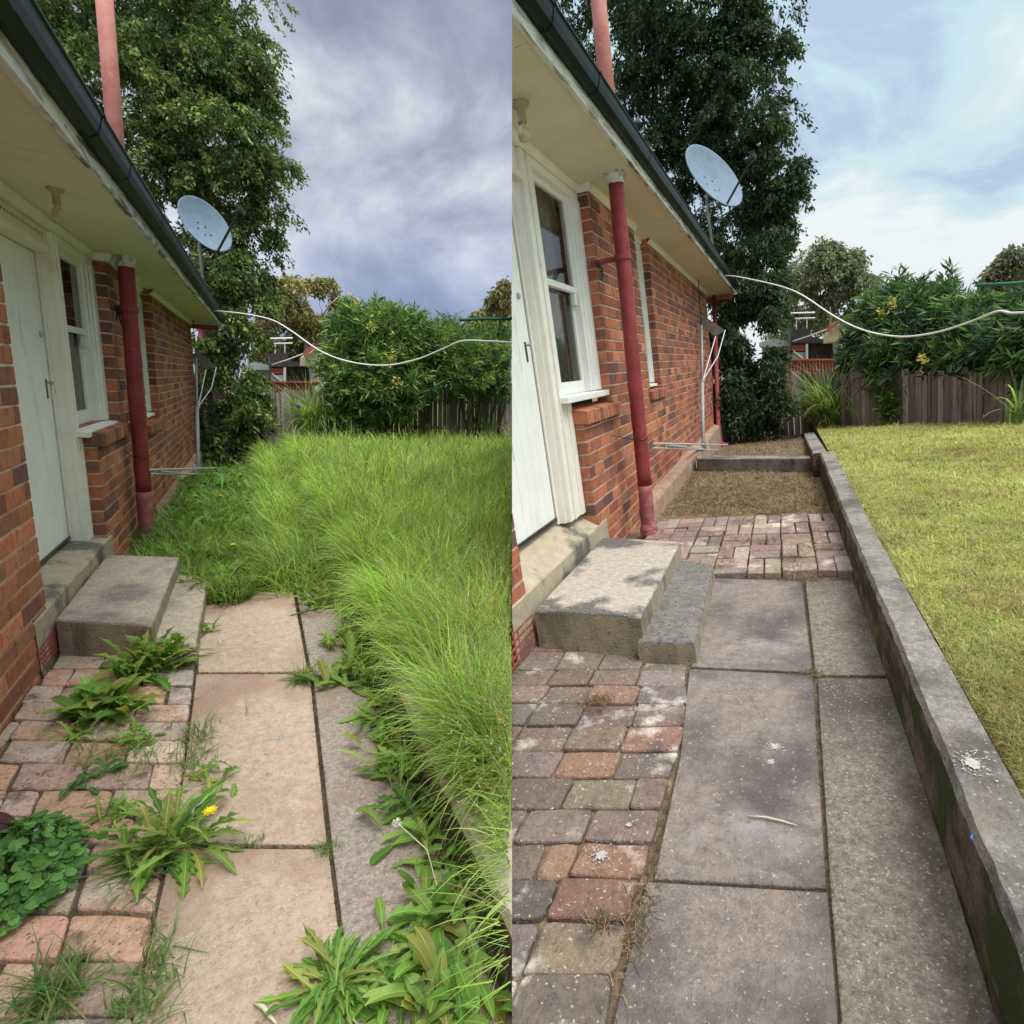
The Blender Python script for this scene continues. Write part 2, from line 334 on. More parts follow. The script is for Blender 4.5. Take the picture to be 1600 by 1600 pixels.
        o = link(name, me, s, parent, org)
        if bevel:
            b = o.modifiers.new('b', 'BEVEL'); b.width = bevel; b.segments = 2; b.limit_method = 'ANGLE'
        return o
def struct(o, label=None): return tag(o, label, None, None, 'structure')
def jit(c, a=.1): 
    k = 1+random.uniform(-a, a); return tuple(x*k*(1+random.uniform(-a*.3, a*.3)) for x in c)
BRK = [(.44,.15,.075), (.39,.13,.066), (.48,.18,.095), (.31,.105,.062), (.36,.145,.085), (.42,.155,.082), (.24,.098,.07)]
DRK = [(.20,.08,.06), (.25,.085,.055), (.16,.075,.065), (.32,.10,.06), (.28,.11,.075)]
def brickcol(zf):
    """brick colours mixed at random, darker ones commoner higher up the wall"""
    return jit(random.choice(DRK if random.random() < .06+.42*zf else BRK), .16)
def brick_face(mb, mo, A, B, n, z0, z1, zb0, ch=.086, bl=.24, off=0, prot=.006, back=.03, hgap=(), zf0=-1.5, zf1=1.0, smear=0):
    """bricks on the vertical face from xy A to xy B with outward normal n; courses line up on zb0; hgap: (a0,a1,z0,z1) holes along the face"""
    A = Vector(A); B = Vector(B); Ln = (B-A).length; d = (B-A)/Ln; n = Vector(n); j = .0055
    k = math.floor((z0-zb0)/ch); z = zb0+k*ch; row = k
    while z < z1-1e-4:
        a = -bl*(.5 if row % 2 else 0)-off
        while a < Ln:
            a0, a1 = max(a, 0), min(a+bl, Ln); bz0, bz1 = max(z, z0), min(z+ch, z1)
            a += bl
            if a1-a0 < .02 or bz1-bz0 < .015: continue
            segs = [(a0, a1)]
            for (g0, g1, gz0, gz1) in hgap:
                if bz0+.02 < gz1 and bz1-.02 > gz0:
                    ns = []
                    for (s0, s1) in segs:
                        if g1 <= s0 or g0 >= s1: ns.append((s0, s1)); continue
                        if g0-s0 > .02: ns.append((s0, g0))
                        if s1-g1 > .02: ns.append((g1, s1))
                    segs = ns
            for (s0, s1) in segs:
                e0 = 0 if s0 == 0 else j; e1 = 0 if s1 == Ln else j
                pr = prot+random.uniform(-.0018, .0018); w = lambda: random.uniform(-.0022, .0022)
                q = []
                for (aa, zz) in ((s0+e0, bz0+j), (s1-e1, bz0+j), (s1-e1, bz1-j), (s0+e0, bz1-j)):
                    q.append((aa+(w() if 0 < aa < Ln else 0), zz+w()))
                base = [A+d*p[0] for p in q]
                i_ = .003
                qi = [(q[0][0]+i_, q[0][1]+i_), (q[1][0]-i_, q[1][1]+i_), (q[2][0]-i_, q[2][1]-i_), (q[3][0]+i_, q[3][1]-i_)]
                vs = [(*(b-n*back), p[1]) for b, p in zip(base, q)]+[(*(b+n*(pr-.003)), p[1]) for b, p in zip(base, q)]+[(*((A+d*p[0])+n*pr), p[1]) for p in qi]
                fs = [(0,1,5,4), (1,2,6,5), (2,3,7,6), (3,0,4,7), (4,5,9,8), (5,6,10,9), (6,7,11,10), (7,4,8,11), (8,9,10,11)]
                zf = min(1, max(0, (z-zf0)/(zf1-zf0)))
                c = brickcol(zf)
                if smear and z < z0+.5 and random.random() < smear: c = jit((.56,.33,.24), .15)
                mb.add(vs, fs, c)
        z += ch; row += 1
    # mortar bed
    g = [(0, Ln, z0, z1)]
    for (g0, g1, gz0, gz1) in hgap:
        ng = []
        for (a0, a1, b0, b1) in g:
            if g1 <= a0 or g0 >= a1 or gz1 <= b0 or gz0 >= b1: ng.append((a0, a1, b0, b1)); continue
            if gz0 > b0: ng.append((a0, a1, b0, gz0))
            if gz1 < b1: ng.append((a0, a1, gz1, b1))
            if g0 > a0: ng.append((a0, g0, max(b0, gz0), min(b1, gz1)))
            if g1 < a1: ng.append((g1, a1, max(b0, gz0), min(b1, gz1)))
        g = ng
    for (a0, a1, b0, b1) in g:
        p, q = A+d*a0, A+d*a1; mo.add([(*p, b0), (*q, b0), (*q, b1), (*p, b1)], [(0, 1, 2, 3)])
# ------------------------------------------------------------------ the house
WHO = {'L': 'overgrown yard', 'R': 'cleared yard'}
HP = {}
def house(s, p):
    W = p['W']; rec = W-.088; zg = -HT[s]-.9; zs = p['zsof']
    yR = lambda u, v: P(s, u, v, 'x', rec)[1]
    yW = lambda u, v: P(s, u, v, 'x', W)[1]
    yc, ysp, ypi, y2a, y2b, yend = p['yc'], p['ysp'], p['ypier'], p['y2a'], p['y2b'], p['yend']
    zfl, zsl, zs2, zw2t = p['zfloor'], p['zsill'], p['zsill2'], p['zw2top']
    h = thing('brick_house', s, (W-1.5, 6, -HT[s]), p['label'], 'house')
    zb = p['zb']
    br, mo = MB(), MB()
    brick_face(br, mo, (W, .25), (W, yc), (1, 0), zg+.6, zs, zb, off=.07, smear=.4)
    brick_face(br, mo, (W, ysp), (W, yend), (1, 0), zg, zs, zb, off=.03,
               hgap=[(-.01, ypi-ysp, zsl-.02, 9), (y2a-ysp, y2b-ysp, zs2-.02, 9)], smear=.25)
    brick_face(br, mo, (rec-.06, ysp), (W, ysp), (0, -1), zg+.5, zsl-.01, zb, off=.09)
    brick_face(br, mo, (rec-.03, ypi), (W, ypi), (0, -1), zsl, zs, zb, off=.09)
    brick_face(br, mo, (rec-.03, y2b), (W, y2b), (0, -1), zs2, zs, zb, off=.09)
    brick_face(br, mo, (W, yc), (rec-.06, yc), (0, 1), zg+.6, zs, zb)
    brick_face(br, mo, (W, yend), (W-2.2, yend), (0, 1), zg, zs, zb)
    b = br.build('brick_wall', M['brick'], s, h); mo.build('mortar_bed', M['mortar'], s, b)
    # brick sills laid on edge
    for (a0, a1, z, nm) in ((ysp-.03, ypi+.16, zsl, 0), (y2a-.1, y2b+.10, zs2, 1)):
        sb = MB(); y = a0
        while y < a1-.03:
            y2 = min(y+.078, a1); c = brickcol(.1); k = random.uniform(-.003, .003)
            sb.add([(W-.13, y+.004, z+.022), (W+.042+k, y+.004, z-.016), (W+.042+k, y2-.004, z-.016), (W-.13, y2-.004, z+.022),
                    (W-.13, y+.004, z-.07), (W+.042+k, y+.004, z-.10), (W+.042+k, y2-.004, z-.10), (W-.13, y2-.004, z-.07)],
                   [(0,1,2,3), (7,6,5,4), (0,4,5,1), (1,5,6,2), (2,6,7,3)], c); y = y2
        so_ = sb.build('brick_sill', M['brick'], s, h)
        ms = MB(); ms.box(W-.12, W+.034, a0+.008, a1-.008, z-.088, z-.022); ms.build('sill_mortar', M['mortar'], s, so_)
    # interior
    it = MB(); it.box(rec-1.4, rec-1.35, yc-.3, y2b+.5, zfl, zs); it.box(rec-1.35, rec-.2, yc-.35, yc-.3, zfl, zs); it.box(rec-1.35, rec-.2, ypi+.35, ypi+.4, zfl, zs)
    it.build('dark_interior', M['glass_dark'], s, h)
    # door: boards, frame, furniture
    dr = p['ydoor']; zdt = p['zdoor']
    xd = W-.16; f = MB(); n = 9; y0 = yc-.12; wd = (dr-y0)/n
    for i in range(n):
        f.box(xd-.037, xd-random.uniform(0, .001), y0+i*wd+.0022, y0+(i+1)*wd-.0022, zfl+.03, zdt-.004)
    f.box(xd-.042, xd-.006, y0, dr, zfl+.03, zdt-.004)
    d = f.build('door', M['doorp'], s, h, bevel=.002)
    k = MB(); hy = dr-.075; hz = p['zlock']
    k.box(xd-.002, xd+.003, hy-.011, hy+.011, hz-.075, hz+.04)
    d1 = k.build('door_handle', M['black'], s, d)
    k = MB(); k.tube([(xd+.005, hy, hz+.02), (xd+.022, hy, hz+.02)], .006, 8); k.lathe((xd+.028, hy, hz+.02), [(.001, -.010), (.010, -.007), (.0125, 0), (.010, .007), (.001, .010)], 12, (1, 0, 0))
    k.build('door_knob', M['steel'], s, d, smooth=True)
    k = MB(); k.lathe((xd, hy, hz+.30), [(.019, 0), (.019, .008), (.012, .012), (.001, .012)], 16, (1, 0, 0)); k.build('door_lock', M['steel'], s, d, smooth=True)
    k = MB(); k.box(xd, xd+.01, y0, dr, zfl+.03, zfl+.05); k.build('door_seal', M['black'], s, d)
    # frame post between door and window: stepped beads
    fp = MB(); seq = [(dr+.004, .05, .012), (.05, .05, .022), (.0, .035, .004), (.0, .08, .03), (0, .035, .010)]
    y = dr+.004; yl_ = p['ywl']-.004; tot = yl_-y; parts = [.16, .05, .10, .04, .40, .05, .20]; offs = [.0, .02, .012, .03, .018, .032, .024]
    for w, o_ in zip(parts, offs):
        fp.box(xd-.02, xd+.01+(rec-xd-.01)*min(1, (y-dr)/tot*2.6)+o_*.7, y, y+tot*w-.0015, zfl, zs-.058); y += tot*w
    fp.box(xd-.02, xd+.006, dr+.004, yl_, zfl, zs-.058)
    fp.box(rec-.08, rec+.014, yl_+.001, yl_+(ysp-yl_)*.45, zfl, p['zw1b']-.05); fp.box(rec-.08, rec+.024, yl_+(ysp-yl_)*.45, ysp-.014, zfl, p['zw1b']-.05)
    fp.build('door_post', M['cream'], s, h, bevel=.002)
    # head and vent panel over the door
    hd = MB(); hd.box(rec-.08, rec+.012, yc-.12, dr+.09, zdt, zdt+.035); hd.box(rec-.08, rec+.004, yc-.12, dr+.09, zdt+.035, zdt+.052)
    hd.box(rec-.08, rec-.01, yc-.12, dr+.05, zdt+.0521, zs-.058); hd.box(xd-.04, rec-.08, yc-.12, dr+.05, zdt+.002, zs-.058)
    hd.build('door_head', M['cream'], s, h, bevel=.003)
    vh = MB(); yy = yc
    while yy < dr-.05:
        vh.lathe((rec-.0085, yy, (zdt+.052+zs-.058)/2), [(.0085, 0), (.001, .0005)], 8, (1, 0, 0)); yy += .045
    vh.build('vent_hole_discs', M['black'], s, h)  # flat black discs painted in for the dark inside the vent holes
    # cornice moulding under the soffit
    cm = MB()
    def corn(a, b2, xx): cm.add([(xx-.02, a, zs-.055), (xx+.014, a, zs-.055), (xx+.038, a, zs-.02), (xx+.038, a, zs-.002), (xx-.02, b2, zs-.055), (xx+.014, b2, zs-.055), (xx+.038, b2, zs-.02), (xx+.038, b2, zs-.002)],
        [(0,1,5,4), (1,2,6,5), (2,3,7,6), (0,3,2,1), (4,5,6,7)])
    corn(yc, ypi-.012, rec); corn(ypi, y2a, W+.004); corn(y2a, y2b, rec); corn(y2b, yend, W+.004); corn(.25, yc, W+.004)
    cm.add([(rec, ypi-.012, zs-.055), (W+.018, ypi-.012, zs-.055), (W+.042, ypi-.035, zs-.02), (rec, ypi-.035, zs-.02), (rec, ypi-.035, zs-.002), (W+.042, ypi-.035, zs-.002)], [(0,1,2,3), (3,2,5,4)])
    cm.build('cornice', M['cream'], s, h)
    # sash window 1
    def window(a0, a1, z0, z1, zm, first):
        g = .032
        fr = MB(); x0, x1 = rec-.08, rec+.012
        lw, rw = (.05, p['rw']) if first else (.05, .07)
        fr.box(x0, x1, a0, a0+lw, z0, z1); fr.box(x0, x1, a0+lw, a1, z1-.055, z1-.0)
        # right casing is stepped
        fr.box(x0, x1-.02, a1-rw, a1-rw*.72, z0, z1-.055); fr.box(x0, x1-.008, a1-rw*.72, a1-rw*.45, z0, z1-.055); fr.box(x0, x1+.008, a1-rw*.45, a1, z0, z1-.055)
        w = fr.build('window', M['white'], s, h, bevel=.002)
        gl0, gl1 = a0+lw, a1-rw
        up = MB(); X = rec-.026
        for (b0, b1, c0, c1) in ((gl0, gl0+g, zm, z1-.055), (gl1-g, gl1, zm, z1-.055)): up.box(X-.03, X, b0, b1, c0, c1)
        up.box(X-.03, X, gl0+g, gl1-g, z1-.095, z1-.055); up.box(X-.03, X+.004, gl0, gl1, zm-.02, zm+.02)
        up.build('upper_sash', M['white'], s, w, bevel=.002)
        lo = MB(); X2 = rec-.058
        for (b0, b1) in ((gl0, gl0+g), (gl1-g, gl1)): lo.box(X2-.03, X2, b0, b1, z0, zm-.02)
        lo.box(X2-.03, X2, gl0+g, gl1-g, z0, z0+.085)
        if first: lo.box(X2, X2+.03, gl1-.06, gl1-.005, zm-.10, zm-.02)
        lo.build('lower_sash', M['white'], s, w, bevel=.002)
        gm = MB(); gm.add([(X-.016, gl0+g, zm), (X-.016, gl1-g, zm), (X-.016, gl1-g, z1-.09), (X-.016, gl0+g, z1-.09)], [(0,1,2,3)])
        gm.add([(X2-.016, gl0+g, z0+.08), (X2-.016, gl1-g, z0+.08), (X2-.016, gl1-g, zm), (X2-.016, gl0+g, zm)], [(0,1,2,3)])
        gm.build('pane', M['glass'], s, w)
        cu = MB(); N_ = 26; c0 = gl0+(gl1-gl0)*(.45 if first else .1); ys_ = [c0+(gl1+.15-c0)*i/N_ for i in range(N_+1)]
        vs = [];
        for i, y_ in enumerate(ys_):
            dx = .022*math.sin(i*1.35)+.01*math.sin(i*.6)
            vs += [(rec-.15+dx, y_, z0-.05), (rec-.15+dx*.7, y_, z1)]
        cu.add(vs, [(2*i, 2*i+2, 2*i+3, 2*i+1) for i in range(N_)])
        cu.build('curtain', M['curtain'], s, w, smooth=True)
        sl = MB(); sl.add([(rec-.09, a0-.04, z0), (W-.012, a0-.04, z0-.012), (W-.012, a1-.0, z0-.012), (rec-.09, a1-.0, z0), (rec-.09, a0-.04, z0-.04), (W-.012, a0-.04, z0-.052), (W-.012, a1-.0, z0-.052), (rec-.09, a1-.0, z0-.04)] if first else
            [(rec-.09, a0+.01, z0), (rec+.05, a0+.01, z0-.02), (rec+.05, a1-.01, z0-.02), (rec-.09, a1-.01, z0), (rec-.09, a0+.01, z0-.03), (rec+.05, a0+.01, z0-.045), (rec+.05, a1-.01, z0-.045), (rec-.09, a1-.01, z0-.03)],
            [(0,1,2,3), (7,6,5,4), (0,4,5,1), (1,5,6,2), (2,6,7,3)])
        sl.build('window_sill', M['white'], s, w, bevel=.003)
        return w
    window(p['ywl'], ypi-.006, p['zw1b'], zs-.058, p['zmeet'], True)
    window(y2a+.02, y2b-.006, zs2+.07, zs-.058, p['zmeet'], False)
    # soffit, fascia, gutter follow the eave line
    A, B = p['eA'], p['eB']
    ex = lambda y: A[0]+(B[0]-A[0])*(y-A[1])/(B[1]-A[1])
    y0, y1 = .2, B[1]
    sf = MB(); cuts = [y0]+[q for q in p['joints']]+[y1]
    for a, b2 in zip(cuts[:-1], cuts[1:]):
        sf.add([(W-2.3, a+.003, zs), (ex(a), a+.003, zs), (ex(b2), b2-.003, zs), (W-2.3, b2-.003, zs), (W-2.3, a+.003, zs+.01), (ex(a), a+.003, zs+.01), (ex(b2), b2-.003, zs+.01), (W-2.3, b2-.003, zs+.01)],
               [(3,2,1,0), (4,5,6,7), (0,1,5,4), (2,3,7,6)])
    sf.box(W-2.3, min(ex(y0), ex(y1))-.02, y0, y1, zs+.0101, zs+.02)
    sf.build('soffit', M['soffit'], s, h)
    def sweep(prof, a, b2, nseg=40, wob=0):
        m_ = MB(); vs = []; np_ = len(prof)
        for i in range(nseg+1):
            y = a+(b2-a)*i/nseg; 
            for (dx, dz) in prof: vs.append((ex(y)+dx+random.uniform(-wob, wob), y, zs+dz+random.uniform(-wob, wob)))
        fs = [(i*np_+k, i*np_+(k+1) % np_, (i+1)*np_+(k+1) % np_, (i+1)*np_+k) for i in range(nseg) for k in range(np_)]
        fs += [tuple(range(np_)), tuple(nseg*np_+k for k in reversed(range(np_)))]
        m_.add(vs, fs); return m_
    sweep([(0, -.018), (.026, -.018), (.026, .15), (0, .15)], y0, y1, 160, .0012).build('fascia', M['fascia'], s, h)
    gp = [(.027, .047), (.062, .040), (.088, .058), (.098, .085), (.104, .118), (.112, .122), (.112, .130), (.100, .130), (.096, .118), (.084, .07), (.06, .052), (.035, .058), (.035, .128), (.027, .128)]
    g_ = sweep(gp, y0, y1, 60, 0); gu = g_.build('gutter', M['gutter'], s, h)
    for y in p['gj']:
        o2 = [(x+(.003 if x > .03 else 0), z-(.003 if z < .1 else -.001)) for x, z in gp[:8]]
        m_ = MB(); vs = []
        for yy in (y-.012, y+.012):
            for (dx, dz) in o2: vs.append((ex(yy)+dx, yy, zs+dz))
        n_ = len(o2); m_.add(vs, [(i, i+1, n_+i+1, n_+i) for i in range(n_-1)]); m_.build('gutter_joint', M['gutter'], s, gu)
    # roof sheet rising behind the gutter
    rf = MB(); e1 = .0
    rf.add([(ex(y0)+.04, y0, zs+.14), (ex(y1)+.04, y1, zs+.14), (W-2.3, y1, zs+.14+.36*(ex(y1)+.04-W+2.3)), (W-2.3, y0, zs+.14+.36*(ex(y0)+.04-W+2.3)),
            (ex(y0)+.04, y0, zs+.12), (ex(y1)+.04, y1, zs+.12), (W-2.3, y1, zs+.10+.36*(ex(y1)+.04-W+2.3)), (W-2.3, y0, zs+.10+.36*(ex(y0)+.04-W+2.3))],
           [(0,1,2,3), (7,6,5,4), (0,4,5,1), (1,5,6,2), (2,6,7,3)])
    rf.build('roof', M['browntile'], s, h)
    ew = MB(); ew.add([(ex(y1)+.02, y1+.001, zs-.016), (W-2.3, y1+.001, zs-.016), (W-2.3, y1+.001, zs+.10+.36*(ex(y1)-W+2.3)), (ex(y1)+.02, y1+.001, zs+.12)], [(0,1,2,3), (3,2,1,0)])
    ew.build('gable_end', M['white'], s, h)
    bb = MB(); bb.box(W-.3, ex(y1)-.03, y1-.05, y1-.002, zs-.10, zs-.02); bb.build('end_beam', M['barge'], s, h)
    wb = MB(); wb.box(ex(y1)-.028, ex(y1)+.05, y1-.06, y1+.02, zs-.05, zs+.07); wb.build('fascia_end_block', M['white'], s, h, bevel=.004)
    # downpipe at the far corner
    dp = MB(); a_, b_ = (Vector(P(s, *q, 'x', W+.09)) for q in p['dpipe']); a_.z = zs-.02; dp.tube([a_, b_+(a_-b_)*.04, b_+Vector((.05, -.03, -.02)), b_+Vector((.17, -.12, -.05))], .045, 12)
    dp.build('downpipe', M['red'], s, h, smooth=True)
    # terracotta air vent low in the near wall
    tv = MB(); va, vb2, vz0, vz1 = p['vent']
    for i in range(5):
        z = vz0+(vz1-vz0)*i/4; tv.box(W-.004, W+.014, va, vb2, z-.006, z+.006)
    m1 = 9
    for i in range(m1):
        y = va+(vb2-va)*i/(m1-1); tv.box(W-.004, W+.0128, y-.008, y+.008, vz0, vz1)
    tv.build('air_vent', M['terra'], s, h)
    tb = MB(); tb.box(W-.004, W+.0075, va, vb2, vz0, vz1); tb.build('vent_back', M['black'], s, h)
    # footing ledge
    if p.get('foot'):
        a, b2, x1, z1 = p['foot']; fb = MB(); N_ = 30; vs = []
        for i in range(N_+1):
            y = a+(b2-a)*i/N_; w1 = random.uniform(-.012, .012)
            vs += [(W, y, z1+.01), (x1-.012+w1, y, z1+random.uniform(-.006, .006)), (x1+w1, y, z1-.03), (x1+w1*.6, y, zg+.3)]
        fb.add(vs, [(4*i+k, 4*i+k+1, 4*i+k+5, 4*i+k+4) for i in range(N_) for k in range(3)]+[(3, 2, 1, 0)])
        fb.build('footing', M['oldbrick'], s, h)
    return h
pL, pR = (lambda *a: P('L', *a)), (lambda *a: P('R', *a))
WL, WR = float(G('L', 56, 1064)[0]), float(G('R', 834, 1011)[0])
def mk(s, W, q):
    rec = W-.088
    yR = lambda u, v: float(P(s, u, v, 'x', rec)[1]); zR = lambda u, v: float(P(s, u, v, 'x', rec)[2])
    yW = lambda u, v: float(P(s, u, v, 'x', W)[1]); zW = lambda u, v: float(P(s, u, v, 'x', W)[2])
    zs = q['zsof']; d = dict(W=W, zsof=zs); yD = lambda u, v: float(P(s, u, v, 'x', W-.16)[1]); zD = lambda u, v: float(P(s, u, v, 'x', W-.16)[2])
    for k, (f, u, v) in q['pts'].items(): d[k] = {'yD': yD, 'zD': zD, 'yR': yR, 'zR': zR, 'yW': yW, 'zW': zW}[f](u, v)
    d['eA'] = P(s, *q['eA'], 'z', zs); d['eB'] = P(s, *q['eB'], 'z', zs)
    d['joints'] = [float(P(s, u, v, 'z', zs)[1]) for u, v in q['joints']]
    d['gj'] = [float(P(s, u, v, 'z', zs+.05)[1]) for u, v in q['gj']]
    return d
dL = mk('L', WL, dict(zsof=.80, pts=dict(yc=('yW', 70, 950), ydoor=('yD', 78, 600), ysp=('yW', 158, 760), ypier=('yW', 176, 530), y2a=('yW', 221, 560), y2b=('yW', 240, 540),
      zfloor=('zD', 100, 857), zsill=('zW', 165, 668), zsill2=('zW', 244, 655), zw2top=('zW', 230, 455), ywl=('yR', 97, 500), zw1b=('zR', 143, 662), zmeet=('zR', 120, 515), zdoor=('zD', 25, 378), zlock=('zD', 71, 603)),
      eA=(60, 166), eB=(343, 508), joints=((80, 241), (240, 422)), gj=((160, 215), (205, 283), (255, 358), (288, 402))))
dR = mk('R', WR, dict(zsof=1.42, pts=dict(yc=('yW', 822, 940), ydoor=('yD', 838, 605), ysp=('yW', 925, 760), ypier=('yW', 945, 530), y2a=('yW', 1002, 480), y2b=('yW', 1023, 500),
      zfloor=('zD', 862, 826), zsill=('zW', 940, 632), zsill2=('zW', 1030, 606), zw2top=('zW', 1000, 385), ywl=('yR', 847, 430), zw1b=('zR', 915, 612), zmeet=('zR', 878, 444), zdoor=('zD', 803, 290), zlock=('zD', 820, 545)),
      eA=(850, 90), eB=(1147, 457), joints=((812, 72), (1020, 347), ), gj=((865, 42), (944, 140), (1015, 255), (1065, 325))))
dL.update(rw=.19, yend=12.6, zb=-1.43+.02, dpipe=((314, 520), (321, 728)), vent=(float(pL(60, 1045, 'x', WL)[1]), float(pL(86, 1000, 'x', WL)[1]), -1.405, -1.30), foot=(5.6, 12.4, WL+.10, -1.40),
          label='orange brick house with cream door behind the weedy yard and tall grass')
dR.update(rw=.19, yend=12.0, zb=-1.25+.02, dpipe=((1117, 478), (1123, 692)), vent=(float(pR(800, 1030, 'x', WR)[1])-.1, float(pR(831, 985, 'x', WR)[1]), -1.225, -1.08), foot=(4.9, 11.9, WR+.13, -1.09),
          label='orange brick house with cream door beside the cleared path and mown lawn')
HP['L'], HP['R'] = dL, dR
house('L', dL); house('R', dR)
# ------------------------------------------------------------------ vent pole, bulb, dish, aerial, cable
def pole(s, base, topu, label, coll, brk_z, wire_z, rad):
    b = P(s, *base, 'z', -HT[s]); t_ = P(s, *topu, 'y', b[1]); zs = HP[s]['zsof']; b = Vector(b); t_ = Vector(t_); t_ = t_+(t_-b)*.25
    at = lambda z: b+(t_-b)*((z-b.z)/(t_.z-b.z))
    th = thing('vent_pole', s, tuple(b), label, 'pole')
    m = MB(); zz = np.linspace(b.z+.42, zs-.02, 22); m.tube([at(z)+Vector((random.uniform(-.0015, .0015), 0, 0)) for z in zz], [rad*random.uniform(.98, 1.02) for _ in zz], 20); m.build('lower_pipe', M['red'], s, th, smooth=True)
    m = MB(); zz = np.linspace(b.z-.1, b.z+.42, 12); m.tube([at(z) for z in zz], [rad*random.uniform(1.0, 1.05) for _ in zz], 20); m.build('pipe_foot', M['redbase'], s, th, smooth=True)
    m = MB(); m.tube([at(zs+.12), t_], rad*.97, 20); m.build('upper_pipe', M['redtop'], s, th, smooth=True)
    m = MB(); c = at(zs-.075); m.lathe(c, [(rad, 0), (rad*1.15, .0), (rad*1.2, .035), (rad*1.45, .05), (rad*1.45, .075), (rad, .075)], 24); m.build('top_collar', M['fascia'], s, th)
    m = MB(); c = at(brk_z); m.lathe(c, [(rad, -.022), (rad+.008, -.02), (rad+.008, .02), (rad, .022)], 24)
    W = HP[s]['W']; m.box(W-.02, c.x-rad*.8, c.y-.008, c.y+.008, c.z-.018, c.z+.018)
    br = m.build('wall_bracket', M['red'], s, th)
    m = MB()
    for i in range(9):
        a = random.uniform(0, 6.3); q = Vector((W+.02+random.uniform(-.0, .03), c.y-.02+random.uniform(-.02, .02), c.z+random.uniform(-.02, .03)))
        m.tube([q, q+Vector((random.uniform(-.01, .03), random.uniform(-.03, .03), -random.uniform(.02, .05))), q+Vector((random.uniform(-.01, .04), random.uniform(-.04, .03), -random.uniform(.06, .13)))], .0035, 5)
    m.build('bracket_wires', M['black'], s, br)
    m = MB(); c = at(wire_z); N_ = 20; m.tube([c+Vector(((rad+.004)*math.cos(a), (rad+.004)*math.sin(a), .004*math.sin(a*2))) for a in np.linspace(0, 6.28, N_)], .0035, 5)
    m.tube([c+Vector((-rad, -.02, 0)), Vector((W+.01, c.y-.12, c.z+.06))], .003, 5); m.build('tie_wire', M['black'], s, th)
    m = MB(); c = at(b.z+.02); m.lathe(c, [(rad*1.02, 0), (rad*1.3, 0), (rad*1.3, .05), (rad*1.02, .09)], 20) if s == 'R' else m.lathe(c, [(rad*1.02, 0), (rad*1.12, 0), (rad*1.1, .04), (rad*1.02, .06)], 20)
    m.build('foot_collar', M['redbase'], s, th)
    return b
bL = pole('L', (231, 845), (163, 0), 'dark red vent pole against brick wall, foot hidden in weeds', 0, .42, -.72, .054)
bR = pole('R', (1015, 838), (935, 0), 'dark red vent pole against brick wall, foot on brick paving', 0, .86, -.46, .054)
M['bulbhold'] = mat('aged_bulb_holder', [(.30,.25,.17), (.42,.36,.26)], 12, .6)
def bulb(s, uv, uvb, label):
    zs = HP[s]['zsof']; b = Vector(P(s, *uv, 'z', zs)); L_ = b.z-P(s, *uvb, 'y', b.y)[2]
    th = thing('light_bulb', s, tuple(b), label, 'light bulb')
    k = L_/.19
    m = MB(); m.lathe(b, [(.048*k, 0), (.048*k, -.012*k), (.040*k, -.022*k), (.024*k, -.03*k), (.021*k, -.085*k), (.024*k, -.088*k), (.024*k, -.10*k), (.001, -.10*k)], 20); m.build('batten_holder', M['bulbhold'], s, th, smooth=True)
    m = MB(); m.lathe(b, [(.014*k, -.10*k), (.016*k, -.115*k), (.031*k, -.14*k), (.034*k, -.160*k), (.028*k, -.180*k), (.013*k, -.189*k), (.001, -.19*k)], 20); m.build('bulb_glass', M['bulbglass'], s, th, smooth=True)
bulb('L', (86, 294), (88, 342), 'bare bulb in holder on the soffit above the weedy doorstep')
bulb('R', (812, 160), (820, 222), 'bare bulb in holder on the soffit above the swept doorstep')
